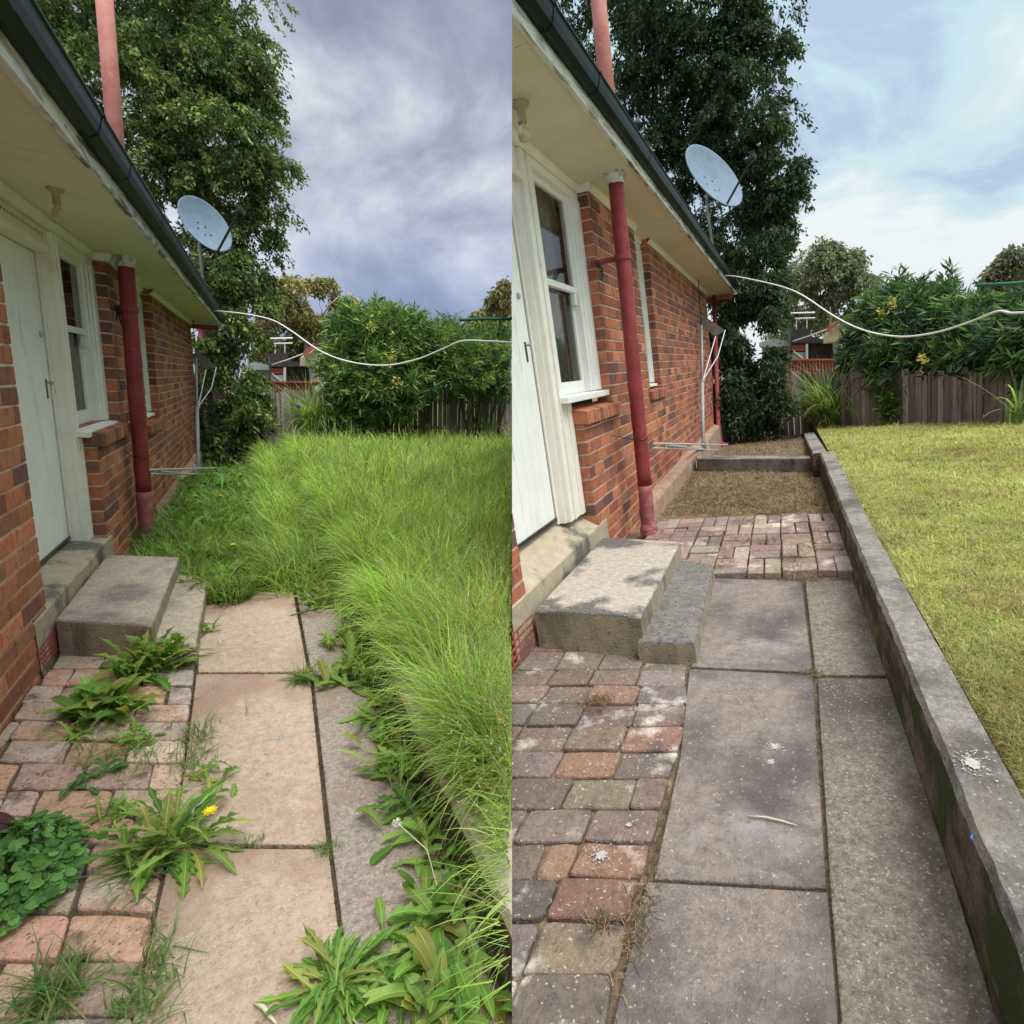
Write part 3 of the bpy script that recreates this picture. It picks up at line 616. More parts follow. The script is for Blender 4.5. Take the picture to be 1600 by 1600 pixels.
def dish(s, base, top, cen, rpx, lnb, arm0, label):
    b = Vector(P(s, *base, 'x', HP[s]['eB'][0]-.12)); Y = b.y
    top_ = Vector(P(s, *top, 'y', Y)); c = Vector(P(s, *cen, 'y', Y-.12)); R_ = 0
    # tilt the reflector so that it is seen as narrow as in the photograph
    hw, b_ = rpx; a2 = 2*hw*hw-b_*b_; want = np.array([[hw*hw, (a2-b_*b_)/2], [(a2-b_*b_)/2, hw*hw]])/2; best = None
    ring = np.linspace(0, 2*math.pi, 24, endpoint=False); LN = P(s, *lnb, 'y', Y-.55)
    for el in np.linspace(-1.2, 1.5, 55):
        for az in np.linspace(0, 2*math.pi, 90, endpoint=False):
            nn = np.array([math.cos(el)*math.cos(az), math.cos(el)*math.sin(az), math.sin(el)])
            if nn.dot(LN-np.array(c)) < 0 or nn.dot(np.array(c)) > 0: continue
            t1 = np.cross(nn, [0, 0, 1.]); t1 /= np.linalg.norm(t1); t2 = np.cross(nn, t1)
            for R0 in (.40, .44, .48, .52, .56):
                pp = (FR[s] @ (np.array(c)[:, None]+R0*(t1[:, None]*np.cos(ring)+t2[:, None]*np.sin(ring))))
                uv = np.stack([pp[0]/pp[1], -pp[2]/pp[1]])*F; e = np.abs(np.cov(uv, bias=True)-want).sum()
                if best is None or e < best[0]: best = (e, nn, R0)
    n = Vector(best[1]); R_ = best[2]; top_ = c-n*(.2*R_+.10)-Vector((0, 0, .22))
    th = thing('satellite_dish', s, tuple(b), label, 'satellite dish')
    q = n.to_track_quat('Z', 'Y'); prof = [(0.001, -.16)]
    m = MB(); K = 10
    pr = [(R_*i/K+.0005, .20*R_*((i/K)**2)-.20*R_) for i in range(K+1)]
    m.lathe(c, pr+[(R_*1.03, .004), (R_*1.035, -.012), (R_*1.0, -.02)]+[(R_*i/K+.0005, .20*R_*((i/K)**2)-.20*R_-.02) for i in range(K, -1, -1)], 48, n)
    dd = m.build('reflector', M['dish'], s, th, smooth=True)
    m = MB(); x_ = q @ Vector((1, 0, 0)); y_ = q @ Vector((0, 1, 0))
    for (a, e) in ((-.16, .1), (.1, .0), (-.05, -.35), (.2, -.3), (-.25, -.15)):
        m.lathe(c+x_*R_*a+y_*R_*e+n*(-.20*R_*(1-a*a-e*e)+.002), [(.012, 0), (.012, .006), (.001, .007)], 8, n)
    m.build('rivet', M['black'], s, dd)
    m = MB(); m.tube([b-Vector((0, 0, .25)), top_, c-n*.2*R_-n*.03], .021, 10); m.build('mast', M['steel'], s, th, smooth=True)
    m = MB(); m.tube([b+Vector((.03, -.02, 0)), (b+top_)/2+Vector((.035, -.02, 0)), top_+Vector((.03, -.02, 0))], .006, 6); m.build('coax_cable', M['black'], s, th)
    m = MB(); m.lathe(c-n*.2*R_, [(.08, -.02), (.08, -.06), (.03, -.10), (.001, -.10)], 12, n); m.build('mount_bracket', M['black'], s, th)
    l = Vector(P(s, *lnb, 'y', Y-.55)); a0 = Vector(P(s, *arm0, 'y', Y-.25)); a00 = a0+(c-a0)*.25
    m = MB(); m.tube([a00-n*.1, a0, l], .017, 8); m.build('feed_arm', M['black'], s, th)
    dv = (c-l).normalized()
    m = MB(); m.lathe(l, [(.001, -.05), (.035, -.05), (.035, .04), (.028, .045), (.028, .09), (.04, .1), (.04, .12), (.001, .12)], 14, dv)
    m.box(l.x-.03, l.x+.03, l.y-.03, l.y+.03, l.z+.0, l.z+.085); m.build('receiver', M['black'], s, th)
dish('L', (317, 432), (315, 372), (322, 350), (40.5, 24), (374, 330), (340, 393), 'grey satellite dish on the roof above the overgrown yard')
dish('R', (1113, 372), (1110, 300), (1117, 274), (47, 27), (1176, 246), (1134, 322), 'grey satellite dish on the roof above the cleared yard')
def aerial(s, topp, basep, rods, plate, label, cabletop):
    W = HP[s]['W']; xx = W+.09
    t_ = Vector(P(s, *topp, 'x', xx)); Y = t_.y; b = Vector(P(s, *basep, 'x', W+.14))
    th = thing('tv_aerial', s, tuple(b), label, 'tv aerial')
    pt = lambda u, v, dy=0: Vector(P(s, u, v, 'y', Y+dy))
    mid = t_+(b-t_)*.48
    m = MB(); m.tube([b, mid], .026, 10); m.build('lower_mast', M['steel'], s, th, smooth=True)
    m = MB(); m.tube([mid-Vector((0, 0, .02)), t_], .02, 10); m.lathe(mid, [(.02, -.03), (.034, -.03), (.034, .03), (.02, .03)], 10); m.build('upper_mast', M['steel'], s, th, smooth=True)
    m = MB(); q = [pt(*x) for x in plate]
    m.add([q[0], q[1], q[2], q[3]]+[v+Vector((0, .03, 0)) for v in q], [(0,1,2,3), (7,6,5,4), (0,4,5,1), (1,5,6,2), (2,6,7,3), (3,7,4,0)]); m.build('reflector_plate', M['plate'], s, th)
    m = MB(); e = q[2]; m.tube([e, (e+mid)/2+Vector((.06, 0, -.02)), mid], .008, 6); m.tube([q[3], mid+Vector((.02, 0, .04))], .008, 6); m.build('stay_rod', M['cable'], s, th)
    for (u0, v0, u1, v1, r, mt) in rods:
        m = MB(); m.tube([Vector(P(s, u0, v0, 'x', W+.16)) if u0 < basep[0]-20 else Vector(P(s, u0, v0, 'y', b.y)), Vector(P(s, u1, v1, 'y', b.y))], r*.8, 7); m.build('aerial_rod', M[mt], s, th)
    m = MB(); c0 = t_; c1 = pt(*cabletop); m.tube([c0, (c0+c1)/2+Vector((-.02, 0, 0)), c1], .007, 6); m.build('lead_wire', M['black'], s, th)
aerial('L', (306, 557), (310, 738), ((235, 734, 340, 731, .012, 'alu'), (236, 740, 330, 741, .009, 'alu'), (246, 737, 308, 741, .02, 'steel'), (303, 725, 306, 738, .03, 'alu')),
       ((298, 556), (311, 551), (338, 573), (322, 577)), 'bent television aerial standing against brick wall above weeds', (299, 402))
aerial('R', (1096, 508), (1099, 703), ((1021, 693, 1136, 695, .012, 'alu'), (1020, 700, 1123, 703, .009, 'alu'), (1042, 696, 1098, 702, .02, 'steel'), (1104, 690, 1106, 704, .03, 'alu')),
       ((1087, 502), (1102, 495), (1133, 516), (1118, 526)), 'bent television aerial standing against brick wall above raked soil', (1087, 330))
def cable(s, pts, Y, label, r):
    q = [Vector(P(s, u, v, 'y', y)) for (u, v), y in zip(pts, Y)]
    # Catmull-Rom
    o = []
    for i in range(len(q)-1):
        p0, p1, p2, p3 = q[max(0, i-1)], q[i], q[i+1], q[min(len(q)-1, i+2)]
        for k in range(8):
            t = k/8; o.append(.5*((2*p1)+(p2-p0)*t+(2*p0-5*p1+4*p2-p3)*t*t+(3*p1-p0-3*p2+p3)*t**3))
    o.append(q[-1]); m = MB(); m.tube(o, r, 8); return tag(m.build('clothes_line_cord', M['cable'], s, smooth=True), label, 'cord')
cable('L', ((334, 486), (350, 487), (385, 491), (425, 500), (455, 517), (500, 548), (545, 565), (600, 571), (650, 562), (690, 546), (722, 533), (760, 533), (800, 535), (830, 536)), np.linspace(10, 5, 14), 'white cord sagging from gutter across the view over tall grass', .009)
cable('R', ((1134, 431), (1150, 432), (1190, 440), (1225, 449), (1255, 462), (1305, 495), (1350, 516), (1405, 526), (1460, 520), (1510, 505), (1557, 487), (1580, 489), (1615, 488)), np.linspace(10, 5, 13), 'white cord sagging from gutter across the view over mown lawn', .009)
for s, a, b, lb in (('L', (718, 500), (812, 498), 'green clothes hoist arm poking over the hedge beside dark cloud'), ('R', (1527, 446), (1612, 441), 'green clothes hoist arm poking over the hedge beside pale sky')):
    m = MB(); m.tube([P(s, *a, 'y', 5.4), P(s, (a[0]+b[0])/2, a[1]-2, 'y', 5.2), P(s, *b, 'y', 5.0)], .013, 8); tag(m.build('clothes_hoist_arm', M['greentube'], s, smooth=True), lb, 'clothes hoist')
# ------------------------------------------------------------------ ground, paving, steps, garden walls
def sheet(name, s, poly, z, m, label=None, sub=0):
    mb = MB(); mb.prism(poly, z-.05, z); return struct(mb.build(name, m, s, org=(0, 3, z)))
def g2(s, u, v, z=None): q = G(s, u, v, z); return (float(q[0]), float(q[1]))
# the yards fall away gently towards the back fence
def zg_(s, y): return np.interp(y, (0, 7.4, 13), (-1.445, -1.445, -1.74) if s == 'L' else (-1.266, -1.266, float(P('R', 1185, 688, 'y', 12.4)[2])))
def zl_(s, y): return np.interp(y, (0, 6.4, 13), (ZLL, ZLL, ZLL+.0) if s == 'L' else (ZRL, ZRL, float(P('R', 1330, 662, 'y', 12.6)[2])))
for s_ in 'LR':
    mb_ = MB(); xs_ = list(range(-60, 61, 6)); ys_ = [.1, 2, 4, 6, 7.4, 9, 11, 13, 20, 40, 80, 160]
    mb_.add([(x, y, float(zg_(s_, y))) for y in ys_ for x in xs_], [(j*21+i, j*21+i+1, (j+1)*21+i+1, (j+1)*21+i) for j in range(11) for i in range(20)])
    struct(mb_.build('ground', M['soil' if s_ == 'L' else 'soilR'], s_, fill=False))
def slab(s, pts, m, z=None, th=.05, nm='concrete_slab'):
    z = -HT[s] if z is None else z
    return None if not pts else MB().prism([g2(s, u, v, z) for u, v in pts], z-th, z+random.uniform(-.0015, .0015), bev=.004)
def slabs(s, lst, name, m):
    for i, pts in enumerate(lst):
        mb = slab(s, pts, m); struct(mb.build(name, m, s))
slabs('L', [[(315, 925), (458, 925), (481, 1049), (309, 1050)], [(307, 1053), (484, 1053), (511, 1320), (272, 1316), (290, 1190)], [(268, 1324), (513, 1326), (552, 1640), (585, 1900), (120, 1900), (206, 1600)]], 'path_slab', M['slabL'])
slabs('L', [[(463, 925), (528, 925), (562, 1054), (487, 1054)], [(490, 1064), (566, 1064), (680, 1330), (760, 1520), (980, 1900), (592, 1900), (520, 1330)]], 'path_edge_strip', M['aggL'])
slabs('R', [[(1113, 903), (1253, 908), (1269, 1050), (1080, 1041)], [(1077, 1045), (1270, 1054), (1291, 1388), (1040, 1373), (1022, 1372), (1063, 1180)], [(1012, 1378), (1293, 1394), (1312, 1640), (1330, 1900), (850, 1900), (948, 1640), (1000, 1420)]], 'path_slab', M['slabR'])
slabs('R', [[(1258, 908), (1334, 906), (1386, 1054), (1274, 1054)], [(1277, 1062), (1388, 1060), (1480, 1340), (1640, 1860), (1340, 1900), (1298, 1400)]], 'path_edge_strip', M['aggR'])
PCL = [(.50, .35, .27), (.44, .30, .235), (.56, .41, .33), (.52, .31, .21), (.42, .34, .30)]
PCR = [(0.217, 0.152, 0.118), (0.19, 0.141, 0.118), (0.236, 0.172, 0.139), (0.251, 0.148, 0.105), (0.167, 0.123, 0.105), (0.22, 0.168, 0.143), (0.198, 0.143, 0.122)]
def pavers(s, rows, ua, ub, edge, w, cols, off0=0):
    """rows: v of the joints; each row is one course of bricks; edge: (v,u) of the right-hand border"""
    mb = MB(); z = -HT[s]; W = HP[s]['W']
    ev = [e[0] for e in edge]; eu = [e[1] for e in edge]
    lines = []
    for v in rows:
        a, b = G(s, ua, v), G(s, ub, v); lines.append((a, b))
    def yat(i, x): a, b = lines[i]; return a[1]+(b[1]-a[1])*(x-a[0])/(b[0]-a[0])
    for i in range(len(rows)-1):
        vm = (rows[i]+rows[i+1])/2; xr = float(G(s, np.interp(vm, ev, eu), vm)[0])
        xr0 = float(G(s, np.interp(rows[i], ev, eu), rows[i])[0]); xr1 = float(G(s, np.interp(rows[i+1], ev, eu), rows[i+1])[0])
        x = xr; first = True
        while x > W+.02:
            ww = w*random.uniform(.95, 1.05)
            if random.random() < .08: ww *= .5
            x0 = max(x-ww, W+.0); g = .0042; dz = random.uniform(-.005, .004)
            if x-x0 > .04:
                r0, r1 = (xr0, xr1) if first else (x, x); j = lambda: random.uniform(-.0048, .0048)
                pts = [(x0+g+j(), yat(i+1, x0)+g+j()), (r1-g+j(), yat(i+1, x)+g+j()), (r0-g+j(), yat(i, x)-g+j()), (x0+g+j(), yat(i, x0)-g+j())]
                # round the corners and wobble the sides
                o = []
                for k in range(4):
                    a, b, c = Vector(pts[k-1]), Vector(pts[k]), Vector(pts[(k+1) % 4])
                    r = random.uniform(.009, .02); o += [b+(a-b).normalized()*r, b+((a-b).normalized()+(c-b).normalized())*r*.25, b+(c-b).normalized()*r]
                    o.append((b+c)/2+Vector((j(), j()))*.8)
                nv = len(mb.v); mb.prism([tuple(q) for q in o], z-.05, z+dz, jit(random.choice(cols), .18), bev=.006); tx, ty = random.uniform(-.03, .03), random.uniform(-.03, .03)
                mb.v[nv:] = [(a, b, c+(a-x)*tx+(b-yat(i, x))*ty) for a, b, c in mb.v[nv:]]
            x = x0; first = False
    return struct(mb.build('brick_paving', M['paver'], s))
pavers('L', [1000, 1020, 1044, 1071, 1099, 1126, 1156, 1191, 1232, 1275, 1320, 1369, 1427, 1500, 1587, 1700, 1850], 0, 290,
       [(1000, 312), (1056, 304), (1210, 286), (1420, 244), (1596, 214), (1850, 150)], .20, PCL)
pavers('R', [995, 1018, 1046, 1071, 1099, 1133, 1172, 1214, 1264, 1317, 1373, 1440, 1525, 1620, 1740, 1880], 820, 1050,
       [(995, 1082), (1040, 1074), (1110, 1074), (1180, 1060), (1264, 1031), (1373, 1003), (1455, 978), (1525, 960), (1600, 948), (1880, 890)], .20, PCR)
def basket(s, u0, u1, v0, v1, blk, cols):
    mb = MB(); z = -HT[s]+.03; x0, x1 = g2(s, u0, v0, z)[0], g2(s, u1, v0, z)[0]
    y0, y1 = g2(s, (u0+u1)/2+60, v1, z)[1], g2(s, (u0+u1)/2+60, v0, z)[1]
    nx = int(round((x1-x0)/blk)); ny = int(round((y1-y0)/(blk*1.5))); bx = (x1-x0)/nx; by = (y1-y0)/ny
    for i in range(nx):
        for k in range(ny):
            if i == 0 and k == 0: continue
            X, Y = x0+i*bx, y0+k*by; h = (i+k) % 2
            for q in range(2):
                if h: r = (X, X+bx, Y+q*by/2, Y+(q+1)*by/2)
                else: r = (X+q*bx/2, X+(q+1)*bx/2, Y, Y+by)
                g = .005; j = lambda: random.uniform(-.005, .005)
                mb.prism([(r[0]+g+j(), r[2]+g+j()), (r[1]-g+j(), r[2]+g+j()), (r[1]-g+j(), r[3]-g+j()), (r[0]+g+j(), r[3]-g+j())], z-.09, z+random.uniform(-.008, .006), jit(random.choice(cols), .16), bev=.007)
    return struct(mb.build('brick_paving', M['paver'], s))
basket('R', 1035, 1306, 803, 893, .195, [(.28, .185, .155), (.23, .16, .145), (.33, .23, .19), (.27, .195, .175), (.36, .28, .22)])
# doorsteps
def steps(s, t1, z1, t2, z2, ythr, label, m1, m2, fr):
    d = HP[s]; W, rec = d['W'], d['W']-.088
    th = thing('door_step', s, (*g2(s, *t1[0]), -HT[s]), label, 'step')
    def rough(pts, za, zb, m, ms, nm, bev=.012):
        q = [g2(s, u, v, zb) for u, v in pts]; o = []
        for k in range(len(q)):
            a, b = Vector(q[k]), Vector(q[(k+1) % len(q)]); n = max(2, int((b-a).length/.035)); nn = Vector(((b-a).y, -(b-a).x)).normalized()
            for i in range(n): o.append(a+(b-a)*i/n+nn*random.uniform(-.0022, .0022))
        mb = MB(); mb.prism([tuple(x) for x in o], za, zb, bev=bev); 
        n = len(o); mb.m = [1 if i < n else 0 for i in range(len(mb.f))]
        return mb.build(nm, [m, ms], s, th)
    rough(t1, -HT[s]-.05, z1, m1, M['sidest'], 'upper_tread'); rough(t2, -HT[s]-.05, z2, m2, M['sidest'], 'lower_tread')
    za_, zb_ = d['zfloor']+.028, float(P(s, *fr, 'x', W+.012)[2]); y0_, y1_ = d['yc']-.2, ythr; mb = MB()
    N_ = 14; X_ = [(W-.22, za_), (W+.003, zb_+.006), (W+.012, zb_-.004), (W+.012, -HT[s]-.05)]; vs = []
    for i in range(N_+1):
        y = y0_+(y1_-y0_)*i/N_; vs += [(x+(random.uniform(-.003, .003) if k else 0), y, z+random.uniform(-.002, .002)) for k, (x, z) in enumerate(X_)]
    mb.add(vs, [(4*i+k, 4*i+k+1, 4*i+k+5, 4*i+k+4) for i in range(N_) for k in range(3)]); e_ = 4*N_
    mb.add([(W-.22, y1_, -HT[s]-.05), (W-.22, y1_, za_), (W+.003, y1_, zb_+.006), (W+.012, y1_, zb_-.004), (W+.012, y1_, -HT[s]-.05)], [(0, 1, 2, 3, 4)])
    mb.build('threshold', M['thresh'], s, th)
steps('L', [(86, 967), (237, 976), (280, 870), (167, 866)], -1.24, [(240, 1000), (305, 1010), (325, 903), (270, 893)], -1.335, float(P('L', 173, 850, 'x', WL)[1]), 'beige concrete doorstep of two treads half hidden by weeds', M['stepL'], M['stepL'], (162, 851))
steps('R', [(834, 953), (1000, 963), (1063, 846), (942, 839)], -1.045, [(995, 1002), (1086, 1004), (1115, 882), (1050, 872)], -1.15, float(P('R', 946, 818, 'x', WR)[1]), 'bare concrete doorstep of two treads with dark damp edges', M['stepR'], M['step2R'], (940, 818))
# garden retaining walls
def rwall(s, inner, outer, z1, z0, label, mc, mf, n=150, jt=.003, drop=0):
    mb = MB(); ys = np.linspace(inner[0][1], inner[-1][1], n); xi = np.interp(ys, [p[1] for p in inner], [p[0] for p in inner]); xo = np.interp(ys, [p[1] for p in outer], [p[0] for p in outer])
    vs = []
    wob = np.convolve(RNG.normal(0, 1, n+8), np.ones(9)/9, 'valid')*jt*2
    zt_ = z1
    for y, a, b, w in zip(ys, xi, xo, wob):
        z1 = zt_+drop*(y-ys[0])/(ys[-1]-ys[0])
        r = lambda k=1: random.uniform(-jt, jt)*k
        vs += [(a+r(.5)-.012, y, z0), (a+w*.5+r(.4), y, z0+(z1-z0)*.5+r()), (a+w+r(.8), y, z1-.025+r(.7)), (a+.012+w+r(.7), y, z1-.002+r(.3)), ((a+b)/2, y, z1+r(.2)), (b-.01, y, z1+r(.2)), (b, y, z0)]
    K = 7; fs = []; mi = []
    for i in range(n-1):
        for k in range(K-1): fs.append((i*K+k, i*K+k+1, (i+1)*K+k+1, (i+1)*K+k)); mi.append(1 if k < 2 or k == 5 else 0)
    fs += [tuple(reversed(range(K))), tuple((n-1)*K+k for k in range(K))]; mi += [1, 1]
    mb.add(vs, fs); mb.m = mi
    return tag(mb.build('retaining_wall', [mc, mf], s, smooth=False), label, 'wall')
XR = float(G('R', 1400, 1100)[0]); ZRW = float(P('R', 1481, 1200, 'x', XR)[2]); YE = 6.45
OUT = XR+.135
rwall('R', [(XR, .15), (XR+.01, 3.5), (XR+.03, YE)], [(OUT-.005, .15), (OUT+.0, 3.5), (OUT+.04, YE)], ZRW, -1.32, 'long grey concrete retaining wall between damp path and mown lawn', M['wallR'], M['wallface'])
WE = P('R', 1254, 674, 'y', 12.3)
rwall('R', [(XR-.04, YE+.01), (float(WE[0]), 12.3)], [(XR+.11, YE+.01), (float(WE[0])+.2, 12.3)], ZRW-.008, -1.9, 'far short length of concrete retaining wall near the paling fence', M['wallR'], M['wallface'], n=50, drop=float(WE[2])-ZRW)
a, b = g2('R', 1091, 734), g2('R', 1276, 735); cz = float(P('R', 1180, 712, 'y', (a[1]+b[1])/2)[2])
cw = MB(); N_ = 24; 
pa, pb = Vector(a), Vector((XR-.045, b[1])); cp = []
for i in range(N_+1): cp.append(pa.lerp(pb, i/N_)+Vector((0, random.uniform(-.006, .006))))
cw.prism([tuple(q) for q in cp]+[(pb.x, pb.y+.17), (pa.x-.06, pa.y+.35)], -1.4, cz-.03, bev=.008)
tag(cw.build('cross_wall', M['wallR'], 'R'), 'low concrete kerb crossing the raked soil at the end of the yard', 'wall')
XL = float(G('L', 620, 1130)[0]); ZLW = float(P('L', 655, 1130, 'x', XL+.01)[2])
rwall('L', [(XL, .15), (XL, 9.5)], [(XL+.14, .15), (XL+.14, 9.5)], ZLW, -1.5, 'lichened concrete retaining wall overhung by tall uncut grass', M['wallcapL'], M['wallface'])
ZLL = ZLW-.02; ZRL = ZRW-.018
def lawn(s, x0, z, m, y1, amp):
    nx, ny = 40, 60; xs = x0+np.linspace(0, 1, nx)**2*30; ys = .12+np.linspace(0, 1, ny)**1.5*(y1-.12)
    X, Y = np.meshgrid(xs, ys); Z = zl_(s, Y)+RNG.normal(0, amp, X.shape); X = X+(np.clip(Y-6.45, 0, 9)*.028-.01*(Y > 6.45) if s == 'R' else 0); V = np.stack([X, Y, Z], -1).reshape(-1, 3)
    idx = np.arange(nx*ny).reshape(ny, nx); Fq = np.stack([idx[:-1, :-1], idx[:-1, 1:], idx[1:, 1:], idx[1:, :-1]], -1).reshape(-1, 4)
    return V, Fq
V_, F_ = lawn('L', XL+.138, ZLL, None, 60, .004); mb_ = MB(); mb_.add(V_, [tuple(int(i) for i in f) for f in F_]); struct(mb_.build('lawn_ground', M['grassbase'], 'L', fill=False))
V_, F_ = lawn('R', OUT+.0, ZRL, None, 60, .003); mb_ = MB(); mb_.add(V_, [tuple(int(i) for i in f) for f in F_]); struct(mb_.build('lawn_ground', M['lawnbase'], 'R', fill=False))
# ------------------------------------------------------------------ paling fences
def fence(s, runs, label, seed, cols):
    """runs: (A(u,v,z), B(u,v,z), topA(v), topB(v)) along the ground"""
    r = random.Random(seed); th = None; boards = MB(); rails = MB(); posts = []
    for (A, B, ta, tb) in runs:
        a = Vector(P(s, A[0], A[1], 'y', A[2])); b = Vector(P(s, B[0], B[1], 'y', B[2]))
        za = float(P(s, A[0], ta, 'y', a.y)[2]); zb = float(P(s, B[0], tb, 'y', b.y)[2])
        L_ = (b-a).length; d = (b-a)/L_; n = Vector((d.y, -d.x, 0)); x = 0
        if th is None: th = thing('paling_fence', s, tuple(a), label, 'fence')
        while x < L_:
            w = r.uniform(.065, .135); zt = za+(zb-za)*x/L_+r.gauss(0, .045); z0 = min(a.z, b.z)-.35
            if r.random() < .03: x += w*.6; continue
            lean = r.uniform(-.012, .012); o_ = n*r.uniform(0, .012); p = a+d*x+o_; q = a+d*(x+w*.93)+o_
            bk = -n*.018; cc = r.choice(cols); k_ = r.uniform(.7, 1.25); c = tuple(t*k_ for t in cc)
            zt2 = zt+r.uniform(-.015, .015)
            boards.add([(p.x, p.y, z0), (q.x, q.y, z0), (q.x+d.x*lean, q.y+d.y*lean, zt2), (p.x+d.x*lean, p.y+d.y*lean, zt),
                        (p.x+bk.x, p.y+bk.y, z0), (q.x+bk.x, q.y+bk.y, z0), (q.x+bk.x+d.x*lean, q.y+bk.y+d.y*lean, zt2), (p.x+bk.x+d.x*lean, p.y+bk.y+d.y*lean, zt)],
                       [(0,1,2,3), (7,6,5,4), (0,3,7,4), (1,5,6,2), (3,2,6,7)], c)
            x += w+r.choice((.002, .004, .006, .014))
        for f_ in (.3, .8):
            z = a.z+(za-a.z)*f_; q0 = a-n*.03; q1 = b-n*.03; rails.tube([(q0.x, q0.y, z), (q1.x, q1.y, z)], .03, 4)
        x = .4
        while x < L_:
            p = a+d*x-n*.07; posts.append((p, max(za, zb)-.15)); x += 2.4
    boards.build('palings', M['paling'], s, th); rails.build('rails', M['bark'], s, th)
    for p, zt in posts:
        m = MB(); m.box(p.x-.05, p.x+.05, p.y-.05, p.y+.05, p.z-.3, zt); m.build('post', M['bark'], s, th)
def yon(u, v):
    d = FR['R'].T @ ray(u, v); y = 11.
    for _ in range(30): y = .5*y+.5*float(zl_('R', y)/d[2]*d[1])
    return min(12.6, y)
FC = [(.24, .20, .20), (.19, .16, .165), (.31, .27, .27), (.14, .115, .115), (.26, .20, .185)]
FC2 = [(.24, .19, .18), (.20, .155, .15), (.29, .24, .225), (.15, .12, .115), (.33, .28, .27)]
fence('L', [((296, 722, 13.0), (452, 716, 13.2), 640, 606)], 'grey paling fence beside the dark tree behind the weeds', 3, FC)
fence('L', [((452, 706, 13.2), (640, 693, 13.3), 612, 612), ((640, 693, 13.3), (840, 692, 13.4), 606, 600)], 'brown paling fence under the hedge behind tall grass', 4, FC2)
fence('R', [((1108, 692, 12.4), (1256, 686, 12.5), 596, 578)], 'grey paling fence beside the dark tree behind raked soil', 5, FC)
fence('R', [((1256, 668, 12.5), (1440, 662, yon(1440, 662)), 580, 584), ((1440, 662, yon(1440, 662)), (1640, 660, yon(1640, 660)), 588, 560)], 'brown paling fence under the hedge behind mown lawn', 6, FC2)
